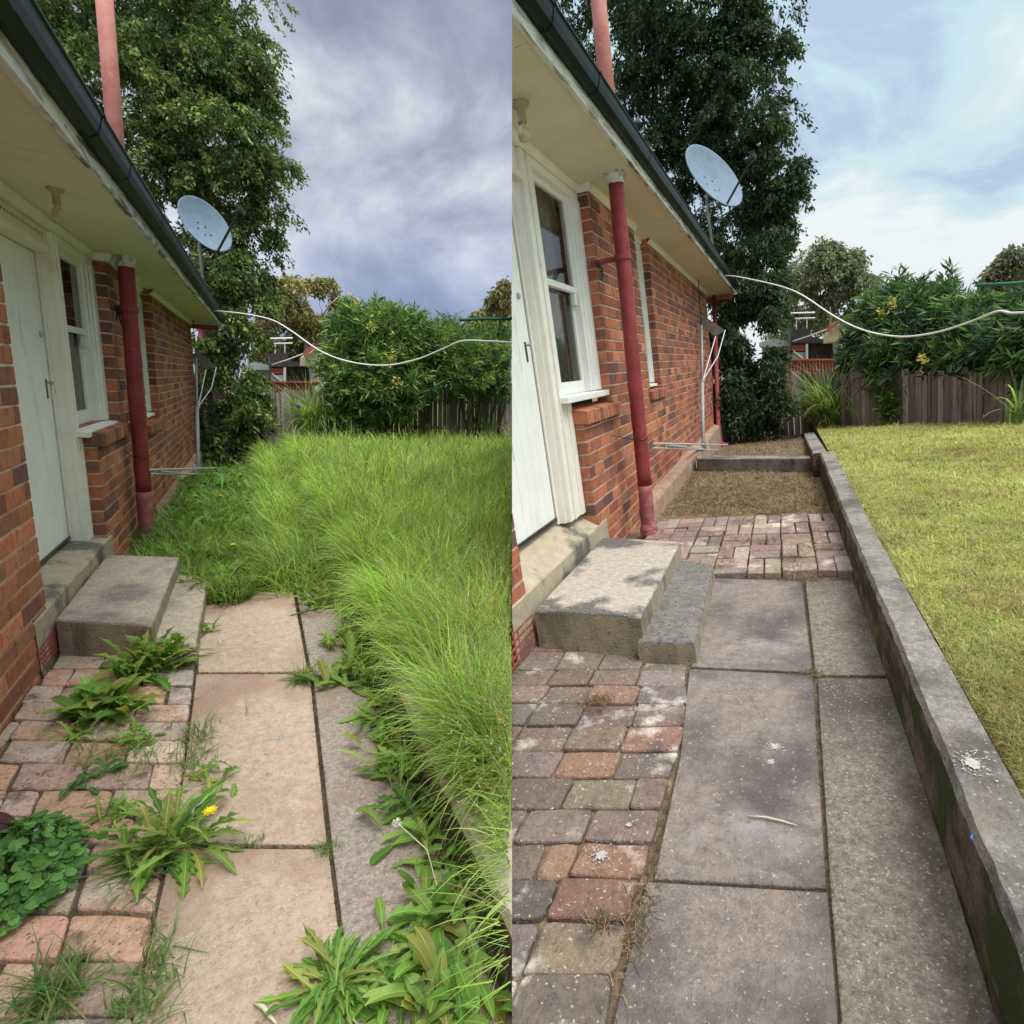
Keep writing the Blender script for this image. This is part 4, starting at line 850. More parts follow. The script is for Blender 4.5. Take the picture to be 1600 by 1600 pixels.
# ------------------------------------------------------------------ beyond the fence
def beyond(s, tu, tv, w, gz):
    pt = lambda u, v, y: Vector(P(s, tu(u), tv(v), 'y', y))
    def panel(mb, pts, y, dep, mi=0):
        f = [pt(u, v, y) for u, v in pts]; b = [q+Vector((0, dep, 0)) for q in f]; n = len(f)
        mb.add(f+b, [tuple(range(n)), tuple(reversed(range(n, 2*n)))]+[(i, (i+1) % n, n+(i+1) % n, n+i) for i in range(n)], mi=mi)
    # ribbed red metal fence
    y = 19; m = MB(); us = np.linspace(398, 500, 90); vs = []
    for i, u in enumerate(us):
        dy = .03*(1 if (i // 2) % 2 else -1); a = pt(u, 596, y); vs += [(a.x, y+dy, a.z), (a.x, y+dy, gz-1)]
    m.add(vs, [(2*i, 2*i+1, 2*i+3, 2*i+2) for i in range(89)]); mb2 = MB(); panel(mb2, [(398, 595.5), (500, 595.5), (500, 598), (398, 598)], y-.06, .12)
    c = m.build('metal_fence', M['corr'], s); tag(c, f'ribbed red metal fence of the neighbour, behind the {w}', 'fence'); mb2.build('top_rail', M['barge'], s, c)
    # white house with pale roof
    h = thing('neighbour_house', s, tuple(pt(415, 600, 26)), f'small white house with grey-green roof behind the {w}', 'house')
    m = MB(); panel(m, [(380, 577), (426, 577), (426, 640), (380, 640)], 26, 3); m.build('wall', M['housewhite'], s, h)
    m = MB(); panel(m, [(376, 572), (398, 566), (436, 574), (437, 578), (376, 578)], 25.7, 3.6); m.build('roof', M['greyroof'], s, h)
    # dark shed
    h = thing('dark_shed', s, tuple(pt(450, 600, 24)), f'dark open shed with low roof behind the {w}', 'shed')
    m = MB(); panel(m, [(424, 571), (500, 571), (500, 640), (424, 640)], 24, 2.5); m.build('wall', M['darkshed'], s, h)
    m = MB(); panel(m, [(422, 553), (449, 551), (452, 563), (476, 569), (502, 570), (502, 573), (422, 573)], 23.8, 3); m.build('roof', M['darkshed'], s, h)
    m = MB(); panel(m, [(424, 575), (444, 575), (444, 584), (424, 584)], 23.93, .05); panel(m, [(424, 586), (443, 586), (443, 598), (424, 598)], 23.92, .05, 1); w_ = m.build('window', [M['barge'], M['greyroof']], s, h)
    m = MB(); m.tube([pt(425, 584, 23.88), pt(441, 597, 23.88)], .03, 6); m.tube([pt(445, 574, 23.85), pt(445, 600, 23.85)], .05, 6); m.build('white_brace', M['housewhite'], s, w_)
    # cream gable with red barge
    h = thing('gabled_house', s, tuple(pt(490, 620, 21)), f'cream gabled house with red barge board behind the {w}', 'house')
    m = MB(); panel(m, [(494, 545), (530, 545), (530, 640), (501, 640), (494, 575)], 21, 3); m.build('wall', M['housewhite'], s, h)
    m = MB(); panel(m, [(477, 556), (494, 545), (495, 571), (477, 571)], 21.05, 2.5); m.build('eave_lining', M['cream2'], s, h)
    m = MB(); panel(m, [(474, 550), (492, 535), (496, 534), (530, 537), (530, 552), (510, 549), (494, 543), (475, 558)], 20.9, .1); m.build('barge_board', M['barge'], s, h)
    m = MB(); panel(m, [(492, 534), (494, 532.5), (532, 533), (532, 535)], 20.8, 3); m.build('roof', M['darkshed'], s, h)
    # roof aerial
    h = thing('roof_aerial', s, tuple(pt(430, 572, 25)), f'white roof aerial on the shed behind the {w}', 'tv aerial')
    for i, (u, v0, v1) in enumerate(((430, 536, 575), (445, 537, 572))):
        m = MB(); m.tube([pt(u, v0, 24.6), pt(u, v1, 24.6)], .022, 6); m.build('mast', M['cable'], s, h)
    for (a, b, v) in ((422, 457, 529), (428, 457, 537)):
        m = MB(); m.tube([pt(a, v, 24.6), pt(b, v-1, 24.6)], .03, 6)
        for k in range(7): q = pt(a+(b-a)*(k+.5)/7, v, 24.6); m.tube([q-Vector((0, .3, 0)), q+Vector((0, .3, 0))], .012, 5)
        m.build('boom', M['cable'], s, h)
    # service wire
    m = MB(); m.tube([pt(425, 570, 23.5), pt(450, 562, 23), pt(476, 552, 21)], .022, 6); tag(m.build('service_wire', M['cable'], s, smooth=True), f'thin white wire running to the red barge board behind the {w}', 'wire')
    # orange tiled roof in the distance
    h = thing('tiled_house', s, tuple(pt(730, 540, 40)), f'distant house with orange tiled roof behind the {w}', 'house')
    m = MB(); panel(m, [(704, 529), (712, 512), (722, 507), (750, 509), (760, 529)], 40, 4); m.build('roof', M['tile'], s, h)
    m = MB(); panel(m, [(710, 529), (756, 529), (756, 600), (710, 600)], 40.4, 3); m.build('wall', M['housewhite'], s, h)
beyond('L', lambda u: u, lambda v: v, 'tall grass yard', -1.4)
beyond('R', lambda u: 1225+(u-412)*1.08, lambda v: 562+(v-597)*1.07, 'mown lawn yard', -1.2)
# ------------------------------------------------------------------ plants
def unit(v): return v/np.maximum(1e-9, np.linalg.norm(v, axis=-1, keepdims=True))
def leaves(C, D, L_, w, fold=.25, roll=None):
    """one folded diamond per leaf: C base points, D directions, L_ lengths, w half widths"""
    n = len(C); D = unit(D); U = unit(RNG.normal(0, 1, (n, 3)) if roll is None else roll+RNG.normal(0, .35, (n, 3)))
    S_ = unit(np.cross(D, U)); N_ = np.cross(S_, D); L_ = L_[:, None]; w = w[:, None]
    V = np.stack([C, C+D*L_*.45+S_*w+N_*w*fold, C+D*L_-N_*L_*.06, C+D*L_*.45-S_*w+N_*w*fold], 1).reshape(-1, 3)
    return V, np.arange(n*4).reshape(n, 4)
def pal(cols, n, var=.18, wts=None):
    cols = np.array(cols); i = RNG.choice(len(cols), n, p=None if wts is None else np.array(wts)/sum(wts))
    return cols[i]*(1+RNG.normal(0, var, (n, 1)))*(1+RNG.normal(0, .05, (n, 3)))
def crown(s, blobs, n, ll, lw, cols, tips, droop=.8, sub=.33, per=26, tipf=.25, shell=.6, hang=.5, ymax=None, subn=1.0, shr=1.7):
    """blobs: (u, v, radius px, distance, weight) -> clumps of sprigs, each sprig a dozen leaves"""
    Cs = []; Rs = []
    bl = [(np.array(P(s, b[0], b[1], 'y', b[3])), max(.5*b[2]/F*b[3], b[2]/F*b[3]-ll*shr), b[4] if len(b) > 4 else 1) for b in blobs]
    area = np.array([r*r*w for _, r, w in bl]); area /= area.sum()
    nspr = n//per; nclump = max(len(bl), int(nspr/22*subn))
    k = RNG.choice(len(bl), nclump, p=area)
    cc = np.array([bl[i][0] for i in k]); rr = np.array([bl[i][1] for i in k])
    d = unit(RNG.normal(0, 1, (nclump, 3))); d[:, 1] = np.where(RNG.random(nclump) < .5, -abs(d[:, 1]), d[:, 1])
    q = cc+d*(rr*(shell+(1-shell)*RNG.random(nclump)**.6))[:, None]; rs = rr*sub*(.6+.8*RNG.random(nclump))
    tone = 1+RNG.normal(0, .22, nclump)
    j = RNG.integers(0, nclump, nspr); e = unit(RNG.normal(0, 1, (nspr, 3))); e[:, 2] = np.abs(e[:, 2])*.8-.25
    sp = q[j]+e*(rs[j]*(.45+.6*RNG.random(nspr)))[:, None]
    out_ = unit(sp-q[j]+np.array([0, 0, -.1])); istip = RNG.random(nspr) < tipf
    # leaves along each sprig
    t = np.tile(np.arange(per)/per, nspr); J = np.repeat(np.arange(nspr), per); N = nspr*per
    sl = ll*2.5
    base = sp[J]+out_[J]*(t*sl)[:, None]+np.array([0, 0, -1])*(t**2*sl*droop)[:, None]+RNG.normal(0, ll*.38, (N, 3))
    D = out_[J]*.5+RNG.normal(0, .55, (N, 3))+np.array([0, 0, -hang])
    L_ = ll*(.65+.6*RNG.random(N)); V, Fq = leaves(base, D, L_, L_*lw)
    c = pal(cols, N)*tone[j[J]][:, None]; tc_ = pal(tips, N); m = istip[J] & (t > .3); c[m] = tc_[m]
    return V, Fq, np.clip(c, .004, 1)
def limbs(m, base, tip, r0, n, spread, rnd, depth=2):
    pts = [base.lerp(tip, t)+Vector((rnd.gauss(0, spread*.06), rnd.gauss(0, spread*.06), 0)) if 0 < t < 1 else base.lerp(tip, t) for t in (0, .25, .5, .75, 1)]
    m.tube(pts, [r0, r0*.85, r0*.7, r0*.55, r0*.35], 8)
    if depth:
        for i in range(n):
            t = rnd.uniform(.35, .95); p = base.lerp(tip, t); L_ = (tip-base).length*rnd.uniform(.3, .55); a = rnd.uniform(0, 6.28)
            limbs(m, p, p+Vector((math.cos(a)*.7, math.sin(a)*.7, rnd.uniform(.4, .9))).normalized()*L_, r0*.45*(1-t*.4), max(2, n-2), spread*.5, rnd, depth-1)
def tree(name, s, blobs, n, ll, lw, cols, tips, trunk, label, cat='tree', tmat='bark', group=None, **k):
    tu, tv0, tv1, Y, r0, nb = trunk; g = Vector(P(s, tu, tv0, 'y', Y)); g.z = -HT[s]-.3; top = Vector(P(s, tu, tv1, 'y', Y))
    th = thing(name, s, tuple(g), label, cat, group)
    V, Fq, c = crown(s, blobs, n, ll, lw, cols, tips, **k)
    mesh_np('crown', V, Fq, c, M['leaf'], s, th)
    m = MB(); limbs(m, g, top, r0, nb, (top-g).length*.5, random.Random(tu)); m.build('trunk', M[tmat], s, th, smooth=True)
    return th
TG = [(.085, .14, .042), (.11, .17, .05), (.06, .105, .038), (.13, .19, .06)]; TT = [(.25, .32, .08), (.32, .38, .11), (.19, .26, .075)]
TGR = [(.035, .068, .032), (.048, .085, .036), (.028, .055, .03), (.06, .10, .04)]; TTR = [(.085, .125, .045), (.12, .15, .05), (.06, .10, .04)]
Yt = 15
tree('dense_tree', 'L', [(180, -60, 150, Yt+1, 1), (290, 60, 92, Yt), (352, 105, 60, Yt-.5), (385, 165, 40, Yt-.6), (250, 200, 115, Yt), (350, 230, 90, Yt-.6, 1.2), (392, 300, 62, Yt-.8), (405, 340, 50, Yt-1), (330, 350, 95, Yt), (372, 430, 60, Yt-.5), (90, 80, 90, Yt+1), (360, 520, 52, Yt-1.2, 1.4), (372, 590, 50, Yt-1.8, 1.4), (352, 640, 56, Yt-2.4, 1.6), (375, 650, 50, 12.2, 1.8), (372, 470, 48, 13.6, 1.4), (388, 560, 36, 12.6, 1.5), (392, 440, 40, 13.6, 1.2), (396, 500, 34, 13, 1.2), (400, 620, 26, 12.2, 1.2), (350, 420, 46, 14, 1.3), (345, 682, 40, 12.0, 1.4), (320, 560, 40, 13.4, 1.4), (338, 600, 46, 12.6, 1.4)],
     165000, .10, .21, TG, TT, (335, 700, 420, Yt, .24, 1), 'tall dense evergreen behind the house end, beside the dark storm cloud', droop=.55, hang=.5, tipf=.34, shell=.45, sub=.30)
tree('dense_tree', 'R', [(960, -50, 110, Yt+1, 1), (1090, 20, 115, Yt), (1180, 60, 58, Yt-.5), (1030, 150, 105, Yt), (1150, 190, 88, Yt-.6, 1.2), (1215, 265, 58, Yt-.8), (1240, 285, 42, Yt-1), (1120, 310, 95, Yt), (1185, 380, 52, Yt-.5), (1165, 470, 52, Yt-1.2, 1.4), (1172, 555, 52, Yt-2.2, 1.4), (1150, 610, 50, 12.2, 1.6), (1180, 622, 54, 11.8, 1.8), (1180, 440, 48, 13.2, 1.5), (1200, 510, 40, 12.4, 1.5), (1190, 400, 50, 13.8, 1.5), (1150, 400, 56, 14, 1.4), (1212, 450, 34, 12.8, 1.2), (1205, 580, 32, 12.0, 1.4), (1148, 470, 44, 13.2, 1.5), (1145, 630, 44, 11.9, 1.3), (1150, 660, 30, 11.8, 1.2), (1135, 520, 40, 13.0, 1.5), (1140, 560, 44, 12.6, 1.4)],
     165000, .105, .21, TGR, TTR, (1140, 660, 380, Yt, .24, 1), 'tall dense evergreen behind the house end, beside the pale bright sky', droop=.6, hang=.55, tipf=.26, shell=.45, sub=.30)
GG = [(.26, .25, .09), (.20, .20, .08), (.33, .29, .12), (.14, .15, .06)]; GR = [(.20, .235, .15), (.27, .29, .19), (.13, .16, .10)]
def gum(s, tu, tv, sc, w, cols, dist=34):
    f = lambda L: [(tu(a), tv(b), r*sc, dist+d) for a, b, r, d in L]
    tree('gum_tree', s, f([(455, 450, 36, 0), (430, 470, 34, 0), (500, 440, 25, 1), (522, 445, 18, 0), (530, 470, 24, 0), (480, 485, 36, 1), (445, 515, 40, 2), (500, 520, 38, 1), (415, 520, 26, 0), (535, 500, 22, 0), (420, 560, 30, 3), (470, 550, 32, 3)]),
         24000, .24, .20, cols, [(.38, .33, .12), (.42, .36, .18)] if s == 'L' else [(.28, .29, .18), (.24, .27, .17)], (tu(478), tv(560), tv(470), dist+1, .20, 2), f'olive gum tree with pale limbs beyond the red metal fence of the {w}', tmat='palebark', sub=.22, subn=1.3, shell=.30, hang=.5, droop=.4, shr=1.0)
    if s == 'R': tu_ = tu; tv_ = tv; tu = lambda u: tu_(u)-42; tv = lambda v: tv_(v)-6
    f = lambda L: [(tu(a), tv(b), r*sc, dist+d) for a, b, r, d in L]
    tree('round_gum', s, f([(785, 447, 22, 0), (768, 465, 16, 0), (752, 472, 16, 0), (745, 490, 13, 0), (800, 470, 24, 1), (772, 500, 28, 2), (815, 500, 30, 2), (835, 450, 26, 2), (750, 518, 22, 1)]),
         13000, .30, .22, cols, [(.22, .20, .08)], (tu(790), tv(560), tv(500), dist+1, .14, 1), f'small rounded gum tree at the hedge end of the {w}', tmat='palebark', sub=.34, subn=1.3, shell=.35, hang=.4, droop=.4)
gum('L', lambda u: u, lambda v: v, 1, 'tall grass yard', GG)
gum('R', lambda u: 1225+(u-412)*1.08, lambda v: 562+(v-597)*1.05, 1.06, 'mown lawn yard', GR)
# long-leaved hedge shrub: shoots carrying whorls of narrow leaves
def shrub(s, blobs, n, ll, cols, tips, label, tall, wis, stemY, name='flowering_shrub', lw=.085):
    b0 = blobs[0]; g = Vector(P(s, stemY[0], stemY[1], 'y', b0[3]+(1.4 if s == 'L' else 3.7))); th = thing(name, s, tuple(g), label, 'shrub')
    DY = (1.4 if s == 'L' else 3.7); sh_ = (lambda u: -max(0, u-1300)*.0098 if s == 'R' else 0); le_ = 572 if s == 'L' else 1386; blobs = [(b[0]+(14 if b[0] < le_ else 0), b[1], b[2], b[3]+DY+sh_(b[0])) for b in blobs]; tv_ = 24 if s == 'L' else 44; blobs = [(a, b+(0 if s == 'L' else max(0, 560-b)*.32), c, d) for a, b, c, d in blobs]; tall = [(a, b+tv_, c+tv_, d+DY+sh_(a)) for a, b, c, d in tall]; ll *= 1.0 if s == 'L' else 1.3
    bl = [(np.array(P(s, b[0], b[1], 'y', b[3])), max(b[2]/F*b[3]*.35, b[2]/F*b[3]-ll*(1.15 if s == 'L' else 1.35))) for b in blobs]; area = np.array([r*r for _, r in bl]); area /= area.sum()
    per = 18; ns = n//per; k = RNG.choice(len(bl), ns, p=area); cc = np.array([bl[i][0] for i in k]); rr = np.array([bl[i][1] for i in k])
    d = unit(RNG.normal(0, 1, (ns, 3))); d[:, 1] = -np.abs(d[:, 1])*np.where(RNG.random(ns) < .8, 1, -1)
    blob_ = 0; bump = 1+.16*np.sin(d[:, 0]*9+k)*np.cos(d[:, 2]*8+k*2)
    p0 = cc+d*(rr*(.55+.45*RNG.random(ns)**.5)*bump)[:, None]
    ax = unit(d+np.array([0, 0, .35])+RNG.normal(0, .25, (ns, 3)))
    if tall:
        m_ = 0
        tp = []
        for (u, v0, v1, Y) in tall:
            a = np.array(P(s, u, v0, 'y', Y)); b = np.array(P(s, u+random.uniform(-14, 14), v1, 'y', Y))
            for t in np.linspace(0, 1, 5): tp.append((a+(b-a)*t, unit((b-a)[None])[0]))
        p0 = np.concatenate([p0, np.array([x[0] for x in tp])]); ax = np.concatenate([ax, np.array([x[1] for x in tp])+RNG.normal(0, .15, (len(tp), 3))]); ns = len(p0)
    t = np.tile(np.arange(per)/per, ns); J = np.repeat(np.arange(ns), per); N = ns*per
    base = p0[J]+ax[J]*(t*ll*2.0)[:, None]
    rad = unit(np.cross(ax[J], RNG.normal(0, 1, (N, 3)))); D = ax[J]*(.45+t*.5)[:, None]+rad*1.0+np.array([0, 0, -.18])
    L_ = ll*(.7+.5*RNG.random(N)); V, Fq = leaves(base, D, L_, L_*lw, .3)
    tone = 1+RNG.normal(0, .25, ns); c = pal(cols, N)*tone[J][:, None]; tm = (RNG.random(ns) < .3)[J] & (t > .35); c[tm] = pal(tips, N)[tm]
    mesh_np('foliage', V, Fq, np.clip(c, .004, 1), M['leaf'], s, th)
    m = MB(); rnd = random.Random(5)
    for i in range(16):
        b_ = bl[rnd.randrange(len(bl))][0]; st = Vector((g.x+(b_[0]-g.x)*.5+rnd.uniform(-.3, .3), b_[1]+rnd.uniform(-.1, .3), -HT[s]+.1)); e_ = Vector(b_)
        m.tube([st, (st+e_)/2+Vector((rnd.uniform(-.1, .1), 0, .05)), e_], [.03, .02, .01], 6)
    for (u, v0, v1, Y) in tall: m.tube([Vector(P(s, u, v0+30, 'y', Y)), Vector(P(s, u, v1+4, 'y', Y))], .006, 4)
    m.build('stems', M['bark'], s, th, smooth=True)
    if wis:
        C = np.array([P(s, u+random.gauss(0, 4), v+random.gauss(0, 6), 'y', Y+DY-1.0+sh_(u)) for (u, v, Y) in wis for _ in range(30)])
        V, Fq = leaves(C, RNG.normal(0, 1, C.shape), np.full(len(C), .07), np.full(len(C), .016))
        mesh_np('flower_spray', V, Fq, pal([(.75, .65, .12), (.65, .62, .25)], len(C)), M['leaf'], s, th)
    return th
HG = [(.10, .21, .05), (.14, .26, .06), (.075, .16, .05), (.11, .21, .09)]; HT_ = [(.28, .42, .10), (.22, .36, .09), (.34, .44, .12)]
HGR = [(.05, .12, .055), (.07, .155, .06), (.04, .095, .05), (.08, .15, .085)]; HTR = [(.15, .28, .08), (.12, .24, .08), (.21, .31, .08)]
def tl(u0, u1, v0, v1, n, Y): return [(random.uniform(u0, u1), v0, random.uniform(v1, v1+28), Y+random.uniform(0, .8)) for _ in range(n)]
shrub('L', [(560, 545, 55, 11.3), (545, 595, 50, 11.0), (600, 600, 55, 10.8), (620, 545, 55, 11.3), (575, 530, 48, 11.8), (540, 630, 34, 10.9), (600, 632, 32, 10.8), (660, 560, 48, 11.4), (645, 595, 34, 11.0), (520, 560, 22, 11.2)], 30000, .19, HG, HT_, 'big bright green shrub with yellow sprays leaning over the brown paling fence, tall grass below',
      tl(545, 650, 520, 466, 22, 11.8), [(578, 510, 11.3), (622, 597, 10.9), (555, 470, 12), (610, 560, 11)], (580, 680))
shrub('L', [(715, 575, 48, 11.6), (700, 545, 36, 12), (755, 580, 45, 11.6), (795, 585, 48, 11.6), (760, 545, 36, 12.2), (800, 545, 40, 12.2), (735, 600, 30, 11.2), (690, 525, 26, 12.2), (840, 560, 50, 12)], 19000, .17, HG, HT_, 'lower green shrub drooping over the brown paling fence at the dark cloud side',
      tl(680, 720, 530, 490, 6, 12), [], (760, 680))
shrub('R', [(1375, 510, 55, 8.9), (1355, 560, 46, 8.7), (1420, 565, 58, 8.5), (1440, 505, 58, 8.9), (1395, 480, 45, 9.2), (1365, 600, 40, 8.6), (1425, 600, 38, 8.4), (1485, 520, 50, 8.8), (1465, 570, 36, 8.6), (1385, 635, 34, 8.7), (1345, 640, 22, 8.7), (1330, 540, 24, 8.8)], 32000, .15, HGR, HTR, 'big dark green shrub with pale sprays leaning over the paling fence, mown lawn below',
      tl(1370, 1480, 470, 412, 26, 9.2), [(1395, 472, 8.9), (1443, 562, 8.5), (1377, 488, 9)], (1400, 660))
shrub('R', [(1530, 545, 44, 8.4), (1520, 500, 36, 8.8), (1565, 545, 42, 8.3), (1600, 530, 46, 8.2), (1550, 575, 28, 8.2), (1600, 480, 36, 8.8), (1640, 540, 50, 8.2), (1500, 560, 26, 8.5)], 17000, .14, HGR, HTR, 'lower dark shrub drooping over the paling fence at the pale sky side',
      tl(1500, 1545, 500, 440, 7, 8.8), [], (1560, 660))
# shrub growing on the ground in front of the fence (cleared yard)
shrub('R', [(1400, 630, 17, 7.9), (1398, 648, 14, 7.9), (1412, 612, 12, 8.0)], 1500, .10, [(.07, .16, .05), (.10, .2, .06)], [(.2, .32, .07)], 'small leafy sapling in front of the big dark shrub at the lawn edge', [], [], (1402, 664), name='sapling')
# ------------------------------------------------------------------ grasses
def blades(B, L_, w, az, th0, bend, seg=4, twist=None):
    """curved tapering strips: th0 angle from vertical at the root, bend added towards the tip"""
    n = len(B); pts = [B]; hd = np.stack([np.cos(az), np.sin(az), np.zeros(n)], 1); up = np.array([0, 0, 1.0])
    for k in range(seg):
        th = th0+bend*((k+.5)/seg)**1.3
        pts.append(pts[-1]+(hd*np.sin(th)[:, None]+up*np.cos(th)[:, None])*(L_/seg)[:, None])
    ta = az+math.pi/2+(RNG.normal(0, .5, n) if twist is None else twist); sd_ = np.stack([np.cos(ta), np.sin(ta), np.zeros(n)], 1)
    V = []; 
    for k in range(seg+1):
        ww = (w*(1-(k/seg)**1.6)*.98+w*.02)[:, None]; V += [pts[k]-sd_*ww, pts[k]+sd_*ww]
    V = np.stack(V, 1).reshape(-1, 3); b = (np.arange(n)*(2*seg+2))[:, None]
    Fq = np.stack([np.concatenate([b+2*k, b+2*k+1, b+2*k+3, b+2*k+2], 1) for k in range(seg)], 1).reshape(-1, 4)
    return V, Fq
def scatter(s, n, u0, u1, v0, v1, z, test, pw=1.0):
    u = RNG.uniform(u0, u1, n*2); v = v0+(v1-v0)*RNG.random(n*2)**pw
    D = (FR[s].T @ np.stack([(u-PX)/F, np.ones_like(u), -(v-PY)/F])).T; Q_ = D*((z(np.zeros(1))[0] if callable(z) else z)/D[:, 2])[:, None]
    base = z(np.zeros(1))[0] if callable(z) else z
    if callable(z):
        for _ in range(6): Q_ = D*(z(np.clip(Q_[:, 1], 0, 14))/D[:, 2])[:, None]
    ok = (D[:, 2] < -.02) & test(Q_[:, 0], Q_[:, 1]); return Q_[ok][:n]
GC = [(.40, .62, .10), (.50, .70, .15), (.28, .50, .09), (.60, .72, .26), (.34, .56, .24), (.17, .34, .07)]; GWT = [4, 4, 2.5, 2.4, 1.4, 1.5]
def field(name, s, Q_, lmin, lmax, w0, cols, wts, lean=None, tan=.04, seg=5, th=.22, bd=1.35, label=None, sheen=None):
    n = len(Q_); dist = np.maximum(1, Q_[:, 1]/2.2); L_ = RNG.uniform(lmin, lmax, n)
    # wind-blown swirls: neighbouring blades lean alike
    az = np.where(RNG.random(n) < .3, 2.2*np.sin(Q_[:, 0]*3.7+1)+2.0*np.cos(Q_[:, 1]*2.9)+RNG.normal(0, .8, n), RNG.uniform(0, 6.28, n))
    if lean is not None: m = lean(Q_); az = np.where(m > RNG.random(n), math.pi+RNG.normal(0, .5, n), az)
    hole = (np.sin(Q_[:, 0]*5.3+np.sin(Q_[:, 1]*4))*np.sin(Q_[:, 1]*4.7+1) > .62) & (RNG.random(n) < .7); L_ = np.where(hole, L_*.35, L_*(1+.25*np.sin(Q_[:, 0]*9)*np.sin(Q_[:, 1]*6)))
    V, Fq = blades(Q_+np.array([0, 0, -.01]), L_, w0*dist**.75*RNG.uniform(.45, 1.6, n), az, np.abs(RNG.normal(th, .24, n)), np.abs(RNG.normal(bd, .6, n)), seg)
    c = pal(cols, n, .16, wts); m = RNG.random(n) < tan; c[m] = pal([(.46, .40, .20), (.38, .30, .15)], n)[m]
    patch = 1+.13*np.sin(Q_[:, 0]*2.3+.7)*np.sin(Q_[:, 1]*1.9+2)+.12*np.sin(Q_[:, 0]*7.3)*np.sin(Q_[:, 1]*5.1+1); c *= patch[:, None]; c[RNG.random(n) < .18] *= .5
    o = mesh_np(name, V, Fq, np.repeat(np.clip(c, .01, 1), seg, 0), M['grass'], s, org=(0, 3, float(Q_[0, 2])))
    return tag(o, label, None, None, 'stuff')
XLo = XL+.13
edge_ = lambda Q_: np.clip(1-(Q_[:, 0]-XLo)/.42, 0, 1)*np.where(Q_[:, 1] > 2.2, .8, .45)
q1 = scatter('L', 34000, 430, 930, 700, 1250, ZLL, lambda x, y: (x > XLo-.02) & (y < 12.4))
field('tall_grass', 'L', q1, .22, .46, .0026, GC, GWT, edge_, seg=5, bd=1.1, tan=.07)
q2 = scatter('L', 15000, 470, 1050, 1150, 2300, ZLL, lambda x, y: (x > XLo-.02) & (y > .45))
field('tall_grass', 'L', q2, .18, .40, .0029, GC, GWT, edge_, seg=6, tan=.09)
fr_ = np.stack([RNG.uniform(XLo-.10, XLo+.06, 9000), .7+RNG.random(9000)**1.2*11, np.full(9000, ZLL)], 1); fr_ = fr_[(fr_[:, 1] > 2.3) | (RNG.random(9000) < .22)]
field('tall_grass', 'L', fr_, .20, .42, .0028, GC, GWT, lambda Q_: np.full(len(Q_), .62), seg=6, tan=.08, th=.35, bd=1.6)
q6 = np.stack([RNG.uniform(XL-.42, XL+.02, 7000), RNG.uniform(4.0, 11.5, 7000), np.full(7000, -1.45)], 1)
field('tall_grass', 'L', q6, .22, .50, .0022, GC, GWT, lambda Q_: np.full(len(Q_), .5), seg=5, tan=.06, th=.3)
q3 = scatter('L', 16000, 440, 930, 655, 760, ZLL, lambda x, y: (x > XLo-.05) & (y < 12.6) & (y > 4))
field('tall_grass', 'L', q3, .22, .44, .0022, GC+[(.40, .46, .20)], GWT+[3], None, seg=4)
qs = scatter('L', 1500, 440, 930, 665, 1500, ZLL, lambda x, y: (x > XLo) & (y < 12.4)); nS = len(qs); SL = RNG.uniform(.34, .58, nS)
V_, F_ = blades(qs, SL, .0011*np.maximum(1, qs[:, 1]/2.2)**.8, RNG.uniform(0, 6.28, nS), np.abs(RNG.normal(.15, .12, nS)), np.abs(RNG.normal(.6, .3, nS)), 6)
V6 = V_.reshape(nS, 7, 2, 3); tips_ = V6[:, 6].mean(1); mid_ = V6[:, 4].mean(1)
K_ = 14; t_ = RNG.random((nS, K_, 1)); C_ = (mid_[:, None]*(1-t_)+tips_[:, None]*t_).reshape(-1, 3); D_s = np.repeat(unit(tips_-mid_), K_, 0)+RNG.normal(0, .55, (nS*K_, 3))
V2_, F2_ = leaves(C_, D_s, np.full(nS*K_, .012)*np.repeat(np.maximum(1, qs[:, 1]/4)**.7, K_), np.full(nS*K_, .0022)*np.repeat(np.maximum(1, qs[:, 1]/4)**.7, K_))
tag(mesh_np('grass_seed_stalks', np.concatenate([V_, V2_]), np.concatenate([F_, F2_+len(V_)]), np.concatenate([np.repeat(pal([(.42, .44, .18), (.50, .42, .22)], nS), 6, 0), pal([(.46, .40, .22), (.38, .30, .18), (.40, .44, .18)], nS*K_)]), M['grass'], 'L', org=(0, 3, ZLL)), None, None, None, 'stuff')
# mid-height grass and leaf litter where the brick patch lies hidden
def nearwall(x, y): return (x > WL+.14) & (x < XLo) & (y > 4.25+.35*np.sin(x*7)) & (y < 12.8)
q4 = scatter('L', 20000, 190, 560, 712, 945, lambda y: zg_('L', y)+.02, nearwall)
field('rough_grass', 'L', q4, .09, .24, .0024, [(.20, .36, .07), (.26, .44, .08), (.15, .28, .06), (.33, .45, .13)], [3, 3, 2, 2], None, seg=4, tan=.08, th=.4)
q5 = scatter('L', 2600, 370, 580, 880, 1080, -1.44, lambda x, y: (x > XLo-.22) & (x < XLo) & (y > 2.6) & (y < 5))
field('rough_grass', 'L', q5, .08, .2, .0022, GC, GWT, None, seg=4, tan=.1)
